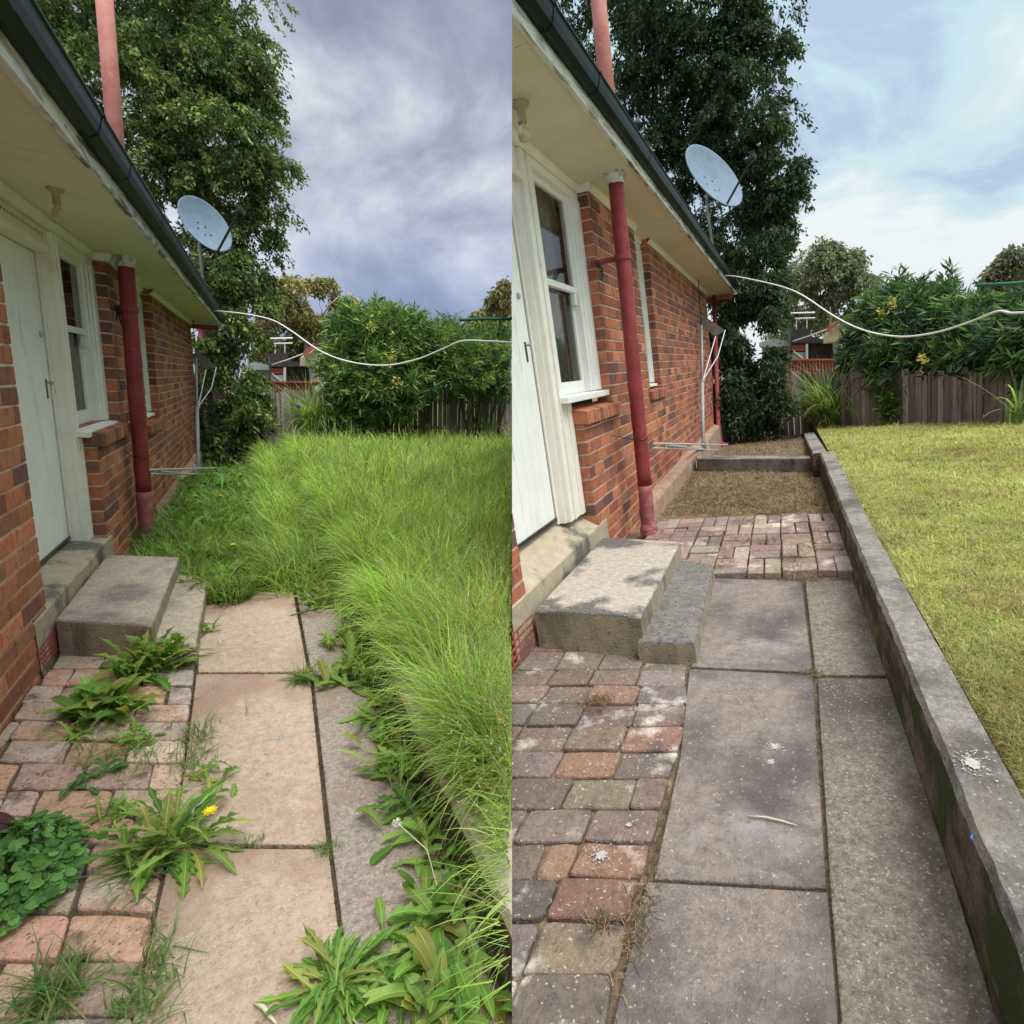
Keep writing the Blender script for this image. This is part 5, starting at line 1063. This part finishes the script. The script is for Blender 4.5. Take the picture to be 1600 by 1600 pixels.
# cut lawn, raked soil litter
LC = [(.46, .46, .16), (.55, .52, .23), (.36, .42, .13), (.62, .55, .30), (.27, .39, .10), (.19, .16, .07)]
def cut(name, s, Q_, lmin, lmax, w0, cols, wts, bd=1.2, up=.75, k=.55):
    n = len(Q_); dist = np.maximum(1, Q_[:, 1]/1.6); L_ = RNG.uniform(lmin, lmax, n)*dist**k*(1+.45*np.sin(Q_[:, 0]*13+np.sin(Q_[:, 1]*7)*2)*np.sin(Q_[:, 1]*11))
    V, Fq = blades(Q_+np.array([0, 0, .0]), L_, w0*dist**.85*RNG.uniform(.6, 1.3, n), RNG.uniform(0, 6.28, n), np.abs(RNG.normal(up, .3, n)), RNG.normal(bd, .4, n), 2)
    c = pal(cols, n, .2, wts)*(1+.16*np.sin(Q_[:, 0]*3.1)*np.sin(Q_[:, 1]*2.3+1)+.10*np.sin(Q_[:, 0]*8+2)*np.sin(Q_[:, 1]*6))[:, None]
    if name == 'cut_grass': b_ = (np.sin(Q_[:, 0]*4.1+np.sin(Q_[:, 1]*3)*1.5)*np.sin(Q_[:, 1]*3.7+2) > .55) & (RNG.random(n) < .45); c[b_] = pal([(.40, .30, .14), (.30, .21, .10), (.52, .42, .22)], n)[b_]
    return tag(mesh_np(name, V, Fq, np.repeat(np.clip(c, .01, 1), 2, 0), M['grass'], s, org=(0, 3, float(Q_[0, 2]))), None, None, None, 'stuff')
lt = lambda x, y: (x > OUT+.012+.012*np.sin(y*9)+np.clip(y-6.5, 0, 9)*.028) & (y < 12.6)
cut('cut_grass', 'R', scatter('R', 46000, 1270, 1640, 700, 1330, lambda y: zl_('R', y), lt), .016, .040, .0012, LC, [4, 4, 3, 2, 2.5, 1.2])
cut('cut_grass', 'R', scatter('R', 16000, 1250, 1640, 655, 720, lambda y: zl_('R', y), lt), .016, .034, .0012, LC, [4, 4, 3, 2, 2.5, 1.2])
ed = scatter('R', 12000, 1270, 1640, 680, 1330, ZRL, lambda x, y: (x > OUT-.012-.022*np.maximum(0, np.sin(y*11+np.sin(y*23)))) & (x < OUT+.05) & (y < 7))
cut('dry_clippings', 'R', ed, .015, .045, .0010, [(.28, .16, .07), (.36, .24, .10), (.20, .11, .05)], None, .6, 1.1)
sl_ = lambda x, y: (x > WR+.16) & (x < XR-.02+np.clip(y-7, 0, 6)*.02) & (y < 12.5) & (y > 4.75)
cut('soil_litter', 'R', scatter('R', 15000, 1020, 1310, 684, 806, lambda y: zg_('R', y), sl_), .015, .05, .0013, [(.36, .27, .15), (.25, .17, .10), (.46, .37, .22), (.22, .20, .07), (.13, .085, .06)], [4, 4, 3, 1.5, 3], .5, 1.25, .5)
sc_ = lambda x, y: (x > WR+.2) & (x < XR-.02) & (np.sin(x*9+y*5)*np.sin(y*7-x*3) > .45)
cut('paving_litter', 'R', scatter('R', 2600, 1030, 1330, 800, 900, -1.215, sc_), .012, .035, .0010, [(.30, .19, .10), (.36, .26, .13), (.2, .12, .07)], None, .5, 1.3, .4)
for (s_, gx) in (('R', 1), ('L', 1)):
    # crumbs and moss lying in the joints beside the slabs
    pts_ = {'R': [((1256, 910), (1272, 1056)), ((1272, 1058), (1302, 1500)), ((1302, 1500), (1312, 1640)), ((1078, 1046), (1270, 1056)), ((1015, 1378), (1292, 1393)), ((1076, 1046), (1063, 1180)), ((1063, 1180), (1012, 1378)), ((1010, 1380), (950, 1640)), ((1110, 903), (1334, 905))],
            'L': [((460, 925), (484, 1052)), ((484, 1055), (516, 1322)), ((516, 1326), (552, 1640)), ((308, 1052), (484, 1054)), ((270, 1321), (512, 1324)), ((307, 1056), (290, 1190)), ((290, 1190), (270, 1320)), ((262, 1330), (208, 1600))]}[s_]
    q_ = []
    for (a, b) in pts_:
        A_, B_ = G(s_, *a), G(s_, *b); m_ = int(520*np.linalg.norm(B_-A_)); t = RNG.random((m_, 1)); q_.append(A_+(B_-A_)*t+RNG.normal(0, .0055, (m_, 3))*np.array([1, 1, 0])-np.array([0, 0, .004]))
    cut('joint_litter', s_, np.concatenate(q_), .006, .02, .0011, [(.10, .065, .04), (.17, .11, .07), (.06, .04, .03), (.12, .15, .05)], [4, 3, 3, 1], .5, 1.2, .3)
cut('paving_litter', 'R', scatter('R', 900, 900, 1500, 900, 1600, -1.245, lambda x, y: (x > WR+.1) & (x < XR-.01) & ((x > XR-.035))), .01, .03, .0009, [(.2, .13, .08), (.3, .2, .1)], None, .5, 1.3, .3)
# ------------------------------------------------------------------ weeds
def weed_leaf(mb, c, az, L_, w, e0, dr, lobed, col, seg=11, rnd=random):
    c = Vector(c); hd = Vector((math.cos(az), math.sin(az), 0)); sd = Vector((-hd.y, hd.x, 0)); p = c.copy(); rows = []; tw = rnd.uniform(-.5, .5); bend = rnd.uniform(-.5, .5)
    for i in range(seg+1):
        t = i/seg; th = e0-dr*t**1.2; az2 = az+bend*t; hd = Vector((math.cos(az2), math.sin(az2), 0)); sd = Vector((-hd.y, hd.x, 0))
        if i: p = p+(hd*math.cos(th)+Vector((0, 0, 1))*math.sin(th))*(L_/seg)
        if p.z < c.z+.004: p.z = c.z+.004
        prof = (math.sin(math.pi*min(1, t*.92+.04))**.8)*(.35+.65*t) if t < .97 else .05
        k = (1.0 if i % 2 else .42)*rnd.uniform(.8, 1.15) if lobed else rnd.uniform(.92, 1.05)
        if t < .2: k = .3
        ww = w*prof*k*1.1; s2 = sd*math.cos(tw*t)+Vector((0, 0, 1))*math.sin(tw*t)*.6
        sw = hd*(-ww*.35 if lobed and i % 2 else 0)
        up = Vector((0, 0, ww*.35)); rows += [p-s2*ww+sw+up+Vector((0, 0, rnd.uniform(-.12, .12)*ww)), p-s2*.0011+up*.06, p+s2*.0011+up*.06, p+s2*ww+sw+up+Vector((0, 0, rnd.uniform(-.12, .12)*ww))]
    cols = jit(col, .2); c2 = tuple(x*rnd.uniform(.80, .92) for x in cols); rib = tuple(x*1.35+.05 for x in cols)
    mb.add(rows, [(4*i, 4*i+1, 4*i+5, 4*i+4) for i in range(seg)], cols); b_ = len(mb.v)-len(rows)
    for i in range(seg):
        mb.f += [tuple(b_+q for q in (4*i+1, 4*i+2, 4*i+6, 4*i+5)), tuple(b_+q for q in (4*i+2, 4*i+3, 4*i+7, 4*i+6))]; mb.c += [rib, c2]; mb.m += [0, 0]
WCOL = [(.20, .37, .065), (.25, .44, .08), (.13, .27, .05), (.32, .48, .12), (.21, .33, .07), (.36, .38, .10)]
def rosette(s, u, v, n, L_, w, label, z=None, lobed=True, up=.75, cols=WCOL, spread=.0, group=None, seed=0, name='dandelion_weed', cat='weed', flowers=(), seeds=()):
    rnd = random.Random(seed+int(u*7+v)); k_ = (1.4 if L_ > .09 and L_ < .18 and 'patch' not in label and v < 1400 else 1.12); L_ *= k_; w *= k_*1.05; z = -HT[s] if z is None else z; c = Vector(G(s, u, v, z)); mb = MB()
    for i in range(n):
        o_ = Vector((rnd.gauss(0, spread), rnd.gauss(0, spread), 0)); k = rnd.uniform(.55, 1.15)
        weed_leaf(mb, c+o_, i*2.4+rnd.uniform(-.4, .4), L_*k, w*rnd.uniform(.75, 1.2), rnd.uniform(.15, up*1.5), rnd.uniform(.5, 1.5), lobed if isinstance(lobed, bool) else rnd.random() < lobed, rnd.choice(cols), rnd=rnd)
    th = thing(name, s, tuple(c), label, cat, group)
    mb.build('leaves', M['grass'], s, th, smooth=False)
    for (fu, fv, fz) in flowers:
        q = Vector(P(s, fu, fv, 'z', z+fz)); m = MB(); m.tube([c, (c+q)/2+Vector((0, 0, .04)), q], .0022, 5); m.build('flower_stem', M['leafstem'], s, th)
        m = MB()
        for i in range(34):
            a = i*2.4; r = .0035+.016*math.sqrt(i/34); d = Vector((math.cos(a), math.sin(a), .75-.6*i/34)).normalized()
            b = q+Vector((0, 0, .003)); e_ = b+d*(r+.006); sd = Vector((-math.sin(a), math.cos(a), 0))*.0028; m.add([b, b+(e_-b)*.6+sd, e_, b+(e_-b)*.6-sd], [(0, 1, 2, 3)])
        m.build('flower', M['petal'], s, th)
    for (fu, fv, fz) in seeds:
        q = Vector(P(s, fu, fv, 'z', z+fz)); m = MB(); m.tube([c, (c+q)/2+Vector((.02, 0, .05)), q], .0016, 5); m.build('seed_stem', M['twig'], s, th)
        m = MB()
        for i in range(90):
            d = Vector((rnd.gauss(0, 1), rnd.gauss(0, 1), rnd.gauss(0, 1))).normalized(); sd = d.cross(Vector((0, 0, 1.1))).normalized()*.0012; e_ = q+d*.013; m.add([q-sd*.2, e_-sd, e_+sd], [(0, 1, 2)])
        m.build('seed_head', M['fluff'], s, th)
    return th
M['leafstem'] = mat('green_stem', [(.20, .30, .08)], 3, .6)
D_ = 'broad leafed dandelion clump '
rosette('L', 240, 1050, 100, .150, .021, D_+'sprouting at the corner of the beige doorstep', up=1.1, spread=.05, seeds=((341, 1003, .12), (349, 1024, .10)))
rosette('L', 165, 1112, 80, .130, .019, D_+'on the brick paving just below the doorstep corner', up=.9, lobed=.4, spread=.05)
rosette('L', 275, 1325, 62, 0.150, 0.0136, D_+'with one yellow flower where bricks meet the pink slab', up=1.0, spread=.035, flowers=((329, 1270, .13),))
rosette('L', 175, 1275, 29, 0.088, 0.0087, 'thin narrow leafed weed beside the round leafed nettle patch', up=.8, spread=.03)
rosette('L', 150, 1215, 16, 0.075, 0.0112, 'small broad weed sprouting above the nettle patch', lobed=False, cols=[(.10, .24, .06), (.14, .30, .07)], spread=.03)
rosette('L', 528, 1545, 83, 0.136, 0.0136, 'large spreading dandelion rosette on the pink slab near the path foot', up=.7, spread=.015)
rosette('L', 700, 1570, 59, 0.136, 0.0186, 'dense leafy weed at the foot of the retaining wall beside a blue scrap', up=1.0, spread=.05, lobed=.5)
rosette('L', 695, 1430, 40, 0.129, 0.0186, 'long smooth leafed weed against the wall base, above the blue scrap', up=.9, spread=.04, lobed=.4, seeds=((620, 1285, .16),))
rosette('L', 672, 1330, 29, 0.109, 0.0124, 'thin dark weed against the wall base beside the pebbled strip', up=.8, spread=.04, lobed=.3)
rosette('L', 640, 1210, 54, 0.116, 0.0136, 'jagged rosette against the wall base, largest beside the pebbled strip', up=.8, spread=.05)
rosette('L', 600, 1120, 45, 0.109, 0.0174, 'bright dandelion below the two leafy clumps by the wall base', up=.9, spread=.05)
rosette('L', 560, 1060, 59, 0.129, 0.0186, D_+'spilling from the wall base beside the slab joint tuft', up=1.0, spread=.07, lobed=.7)
rosette('L', 548, 1010, 40, 0.122, 0.0174, 'shaded dandelion under the overhanging grass by the short slab', up=1.0, spread=.06, lobed=.6)
rosette('L', 500, 945, 40, 0.136, 0.0174, 'shaded dandelion at the far corner of the last slab', up=1.0, spread=.06, lobed=.5)
rosette('L', 340, 925, 59, 0.163, 0.0198, D_+'beyond the lower tread of the doorstep', up=1.0, spread=.08)
rosette('L', 300, 885, 45, 0.163, 0.0186, D_+'leaning over the far edge of the doorstep', up=1.1, spread=.07, flowers=((364, 852, .14),))
rosette('L', 318, 990, 18, 0.082, 0.0124, 'little bright weed at the near side of the lower tread', up=.9, spread=.02)
rosette('L', 395, 905, 35, 0.136, 0.0136, 'flat weed in the rough grass beyond the slab end', up=.8, spread=.08, z=-1.42)
for i, (u, v, t) in enumerate(((360, 790, 'middle'), (400, 760, 'back'), (330, 760, 'wall side'), (430, 745, 'paling fence side'), (300, 820, 'pole side'), (440, 790, 'tall grass side'))):
    rosette('L', u, v, 110, .19, .026, f'low broad weed patch on the {t} of the rough grass behind the doorstep', z=-1.42, up=1.0, lobed=.3, spread=.30, cols=[(.22, .42, .10), (.18, .36, .08), (.28, .46, .15)], name='broadleaf_weed')
rosette('L', 205, 1165, 26, .085, .014, 'small tangled weed on the bricks between dandelion clumps and wispy grass', up=.9, spread=.05, lobed=.6)
rosette('L', 330, 1225, 24, .085, .012, 'weed sprig straddling the brick edge above the yellow flower', up=.9, spread=.04)
rosette('L', 120, 1150, 16, .075, .012, 'small weed on the bricks nearer the house wall', up=.8, spread=.03)
rosette('L', 615, 1165, 30, .10, .018, 'pale dandelion squeezed between the wall base dandelions', up=.9, spread=.05)
rosette('L', 655, 1270, 34, .10, .018, 'leafy dandelion at the wall base above the thin dark weed', up=.9, spread=.05)
rosette('L', 610, 1535, 40, .085, .012, 'fine leafed weed between the large rosette and the wall base', lobed=False, up=.9, spread=.06)
# round-leafed nettle patch
def nettle(s, u, v, n, R_, label):
    c = Vector(G(s, u, v)); rnd = random.Random(11); mb = MB(); st = MB()
    for i in range(n):
        a = rnd.uniform(0, 6.28); r = R_*math.sqrt(rnd.random()); x, y = r*math.cos(a)*1.0, r*math.sin(a)*1.5; h = (.04+.10*(1-(r/R_)**2))*rnd.uniform(.7, 1.2)
        p = c+Vector((x, y, h)); az = math.atan2(y, x)+rnd.uniform(-1.2, 1.2); rad = rnd.uniform(.008, .0185); tilt = rnd.uniform(.1, 1.0)
        q = Matrix.Rotation(az, 3, 'Z') @ Matrix.Rotation(tilt, 3, 'Y'); col = jit(rnd.choice([(.12, .26, .07), (.16, .33, .08), (.09, .21, .06), (.20, .40, .11)]), .15); k = 16; vs = [p-q @ Vector((rad*.15, 0, .002))]
        for j in range(k):
            t = 2*math.pi*j/k; rr = rad*(1.0 if j % 2 else .88)*(1+.18*math.cos(t)); vs.append(p+q @ Vector((rr*math.cos(t), rr*.92*math.sin(t), .12*rr*math.cos(2*t))))
        mb.add(vs, [(0, j+1, (j+1) % k+1) for j in range(k)], col)
        if i % 3 == 0: st.tube([c+Vector((x*.6, y*.6, 0)), p], .0018, 4)
    th = thing('nettle_patch', s, tuple(c), label, 'weed'); mb.build('leaves', M['grass'], s, th); st.build('stems', M['leafstem'], s, th)
nettle('L', 38, 1378, 680, .135, 'dark round leafed nettle patch beside the maroon ball')
def tuft(s, u, v, n, lmin, lmax, w, label, cols=GC, z=None, spread=.03, name='grass_tuft', cat='grass tuft', up=.7, bd=1.1, dry=False, asp=1):
    z = -HT[s]+.003 if z is None else z; c = G(s, u, v, z) if z < 5 else P(s, u, v, 'y', z); z = float(c[2]); B = np.tile(c, (n, 1))+np.stack([RNG.normal(0, spread, n), RNG.normal(0, spread*asp, n), np.zeros(n)], 1)
    V, Fq = blades(B, RNG.uniform(lmin, lmax, n), np.full(n, w), RNG.uniform(0, 6.28, n), np.abs(RNG.normal(up, .35, n)), RNG.normal(bd, .4, n), 5)
    V[:, 2] = np.maximum(V[:, 2], z+.001)
    o = mesh_np(name, V, Fq, np.repeat(np.clip(pal(cols, n), .01, 1), 5, 0), M['dry' if dry else 'grass'], s, org=c); return tag(o, label, cat)
DG = [(.10, .22, .06), (.14, .28, .07), (.19, .33, .10), (.30, .28, .12)]
tuft('L', 475, 1062, 170, .05, .15, .0022, 'spiky grass tuft growing from the joint between slabs', DG, spread=.02, up=.9)
tuft('L', 312, 1150, 120, .04, .11, .0018, 'fine grass tuft at the brick edge halfway up the pink slab', DG, spread=.03, asp=2)
tuft('L', 300, 1195, 70, .04, .12, .0018, 'sparse grass tuft on the brick edge below the fine tuft', DG, spread=.03, asp=2)
tuft('L', 215, 1190, 90, .04, .13, .0016, 'wispy grass growing in the joints above the flowering dandelion', DG, spread=.06)
tuft('L', 130, 1190, 60, .04, .11, .0016, 'wispy dark grass on bricks above the nettle patch', DG, spread=.04)
tuft('L', 225, 1350, 160, .06, .20, .0024, 'long bladed grass clump tangled with the flowering dandelion', DG, spread=.04, up=1.0)
tuft('L', 80, 1560, 190, .05, .14, .0024, 'spiky grass clump at the lower corner of the bricks', DG, spread=.035)
tuft('L', 238, 1540, 150, .04, .13, .0020, 'grass tuft in the gap between bricks and the nearest pink slab', DG, spread=.025, asp=3)
tuft('L', 190, 1580, 50, .03, .08, .0018, 'tiny grass sprig on the bricks near the path foot', DG, spread=.02)
tuft('L', 510, 1328, 60, .02, .07, .0014, 'little grass sprig at the crossing of the slab joints', DG, spread=.015)
tuft('L', 390, 1318, 50, .015, .05, .0012, 'tiny weed threading the long joint across the pink slabs', DG, spread=.02)
tuft('L', 215, 850, 260, .10, .26, .0030, 'dark grass clump round the foot of the red pole', DG, z=-1.43, spread=.07, up=.5)
for i, (u, v) in enumerate(((330, 1075), (380, 1115), (345, 1180), (255, 960))):
    tuft('L', u, v, 7, .10, .26, .0008, ['long stray stalks over the upper pink slab', 'long stray stalks across the middle of the pink slab', 'long stray stalks arching over the brick edge', 'dry stray stalks lying on the doorstep'][i], [(.26, .30, .12), (.34, .32, .16)], z=-1.24 if i == 3 else None, spread=.02, up=.7, bd=.7, name='grass_stalks', cat='grass stalks')
LG = [(.28, .46, .12), (.36, .54, .18), (.46, .58, .30), (.18, .33, .09)]
def clump(s, u, v, n, l0, l1, w, label, z, dead=.1):
    c = P(s, u, v, 'y', z); B = np.tile(c, (n, 1))+np.stack([RNG.normal(0, .10, n), RNG.normal(0, .10, n), np.zeros(n)], 1)
    V, Fq = blades(B, RNG.uniform(l0, l1, n), np.full(n, w), RNG.uniform(0, 6.28, n), np.abs(RNG.normal(.16, .14, n)), np.abs(RNG.normal(1.7, .6, n)), 7)
    c_ = pal(LG, n); m = RNG.random(n) < dead; c_[m] = (.36, .30, .14)
    return tag(mesh_np('lemongrass_clump', V, Fq, np.repeat(np.clip(c_, .01, 1), 7, 0), M['grass'], s, org=c), label, 'ornamental grass')
clump('L', 492, 690, 620, .6, 1.7, .012, 'tall arching lemongrass clump in front of the paling fence corner, above uncut grass', 12.6)
clump('R', 1300, 674, 900, .6, 1.75, .012, 'tall arching lemongrass clump in the corner of the mown lawn', 11.9)
for s, u, v, z, lb in (('L', 760, 690, 12.9, 'tall reedy weed against the brown fence behind uncut grass'), ('L', 795, 690, 12.8, 'reedy weed against the brown fence at the storm sky side'), ('R', 1592, 660, yon(1592, 661)-.2, 'tall reedy weed against the fence at the lawn end')):
    tuft(s, u, v, 26, .4, 1.1, .016, lb, LG, z=z, spread=.07, name='reedy_weed', cat='weed', up=.2, bd=1.1)
# extra yellow flowers standing in the grass
for i, (u, v, z, k, lb) in enumerate(((785, 776, -.93, 1.1, 'single large yellow dandelion in the tall grass'), (375, 741, -1.2, 1.3, 'yellow dandelion among broad weeds nearest the paling fence'), (345, 775, -1.25, 1.2, 'yellow dandelion low among broad weeds near the wall'), (305, 775, -1.2, 1.2, 'yellow dandelion close to the brick footing'),
      (723, 733, -.93, 1.4, 'left one of the pair of far yellow flowers in tall grass'), (738, 741, -.93, 1.4, 'right one of the pair of far yellow flowers in tall grass'), (572, 722, -.93, 1.3, 'lone pale yellow flower in the far middle grass'))):
    q = Vector(P('L', u, v, 'z', z)); th = thing('yellow_flower', 'L', (q.x, q.y, q.z-.2), lb, 'flower', 'yellow dandelions in the overgrown yard'); m = MB(); m.tube([q-Vector((0, 0, .2)), q], .002, 5); m.build('stem', M['leafstem'], 'L', th); m = MB()
    for a_ in range(3):
        for t in range(16):
            a = t*.393+a_*.2; d = Vector((math.cos(a), math.sin(a), .2+.4*a_)).normalized()*.02*k*(1-a_*.25); sd = Vector((-math.sin(a), math.cos(a), 0))*.004; m.add([q, q+d*.7+sd, q+d, q+d*.7-sd], [(0, 1, 2, 3)])
    m.build('petals', M['petal'], 'L', th)
# dried debris in the cleared yard
DC = [(.17, .105, .06), (.25, .165, .09), (.11, .065, .045), (.31, .23, .13), (.14, .12, .06)]
for u, v, n, l0, l1, sp, asp, lb in ((930, 1098, 220, .02, .06, .035, 1, 'brown dried weed clump on the bricks below the doorstep'), (995, 1025, 130, .015, .045, .025, 1, 'dark dried weed tuft against the doorstep face'), (940, 1440, 110, .015, .05, .015, 1, 'yellowed uprooted sprig on the second nearest brick row'), (997, 1435, 260, .015, .055, .018, 5, 'ragged dried weeds filling the gap beside the nearest slab'),
      (1266, 1052, 110, .015, .045, .022, 1, 'dried weed scrap where four slabs meet'), (1242, 872, 240, .02, .06, .05, 1.6, 'heap of dead roots on the basket weave bricks'), (1195, 845, 220, .015, .05, .09, .5, 'long scatter of dead roots across the basket weave bricks'), (806, 1052, 90, .01, .04, .03, 1, 'green moss tuft by the wall vent')):
    tuft('R', u, v, n, l0, l1, .0012, lb, DC if 'green' not in lb else DG, z=-1.215 if v < 895 else None, spread=sp, name='dried_weeds' if 'green' not in lb else 'moss_tuft', cat='dried weeds' if 'green' not in lb else 'moss', up=1.0, bd=.5, dry=True, asp=asp)
def stick(s, a, b, r, label, m='twig', z=None, name='twig', cat='twig'):
    z = -HT[s]+.006 if z is None else z; A, B = Vector(G(s, *a, z)), Vector(G(s, *b, z)); mb = MB()
    mb.tube([A, A.lerp(B, .35)+Vector((.003, .004, .004)), A.lerp(B, .7)+Vector((.0, .003, .003)), B], [r*.5, r, r*.9, r*.3], 6); tag(mb.build(name, M[m], s, smooth=True), label, cat)
stick('R', (1168, 1275), (1246, 1290), .0032, 'pale bent twig lying on the middle slab')
stick('L', (397, 1568), (432, 1600), .0055, 'pale split stick on the nearest pink slab')
stick('L', (716, 1528), (719, 1550), .007, 'small blue plastic scrap in the weeds by the wall base', 'blue', -1.38, 'plastic_scrap', 'litter')
stick('R', (1516, 1308), (1519, 1314), .0028, 'tiny blue plastic scrap on the retaining wall edge', 'blue', ZRW+.004, 'plastic_scrap', 'litter')
def stain(s, u, v, R_, n, z, seed, asp=1):
    rnd = random.Random(seed); c = Vector(G(s, u, v, z+.0028)); mb = MB()
    for i in range(n*3):
        a = rnd.uniform(0, 6.28); r = abs(rnd.gauss(0, R_*1.1)); p = c+Vector((r*math.cos(a), r*math.sin(a)*asp, rnd.uniform(-.0002, .0002))); L_ = rnd.uniform(.0008, .0042)*(2.0 if r < R_*.6 else .9); az = a+rnd.gauss(0, .5); k = 7
        e = rnd.uniform(.25, .8); vs = [p+Vector((L_*math.cos(t)*math.cos(az)-L_*e*math.sin(t)*math.sin(az), L_*math.cos(t)*math.sin(az)+L_*e*math.sin(t)*math.cos(az), 0))*1 for t in [2*math.pi*j/k+rnd.uniform(-.3, .3) for j in range(k)]]
        mb.add(vs, [tuple(range(k))])
    struct(mb.build('lime_stain', M['lime'], s))
stain('R', 1210, 1166, .014, 60, -1.25, 1); stain('R', 1205, 1190, .008, 26, -1.25, 2); stain('R', 1520, 1192, .018, 90, ZRW, 3, 1.6); stain('R', 938, 1335, .018, 60, -1.243, 4); stain('R', 982, 1288, .005, 20, -1.243, 5); stain('L', 430, 1152, .014, 60, -1.43, 6)
# ball by the nettles
c = G('L', -22, 1352); R_ = .078; mb = MB(); mb.lathe((c[0], c[1], -1.43+R_), [(max(.0005, R_*math.sin(t)), -R_*math.cos(t)) for t in np.linspace(0, math.pi, 25)], 40, (.3, .2, 1))
th = thing('ball', 'L', (c[0], c[1], -1.43), 'scuffed dark maroon ball lying beside the nettle patch', 'ball'); mb.build('ball_skin', M['ball'], 'L', th, smooth=True)
mb = MB(); cc = Vector((c[0], c[1], -1.43+R_))
for ax in ((1, 0, .2), (0, 1, .3), (.7, .7, .1)):
    q = Vector(ax).to_track_quat('Z', 'X'); mb.tube([cc+q @ Vector((R_*1.0*math.cos(t), R_*1.0*math.sin(t), 0)) for t in np.linspace(0, 2*math.pi, 41)], .0022, 5)
mb.build('ball_seam', M['black'], 'L', th)
# bits on the fence corner
def blob(name, s, u, v, Y, r, m, label, cat):
    q = P(s, u, v, 'y', Y); mb = MB(); mb.lathe(q, [(max(.001, r*math.sin(t)*(1+.1*math.sin(3*t))), -r*math.cos(t)*1.15) for t in np.linspace(0, math.pi, 9)], 12); tag(mb.build(name, M[m], s, smooth=True), label, cat)
blob('pink_ball', 'L', 487, 599, 12.5, .035, 'redrub', 'small pink ball caught on top of the paling fence corner', 'ball')
blob('white_bloom', 'L', 497, 609, 12.3, .07, 'fluff', 'white rose bloom above the fence corner behind tall grass', 'flower')
blob('white_bloom', 'R', 1311, 578, 12.6, .075, 'fluff', 'white rose bloom above the fence corner by the mown lawn', 'flower')
blob('blue_bag', 'L', 466, 634, 11.2, .035, 'blue', 'small blue bag hung on the paling fence', 'bag')
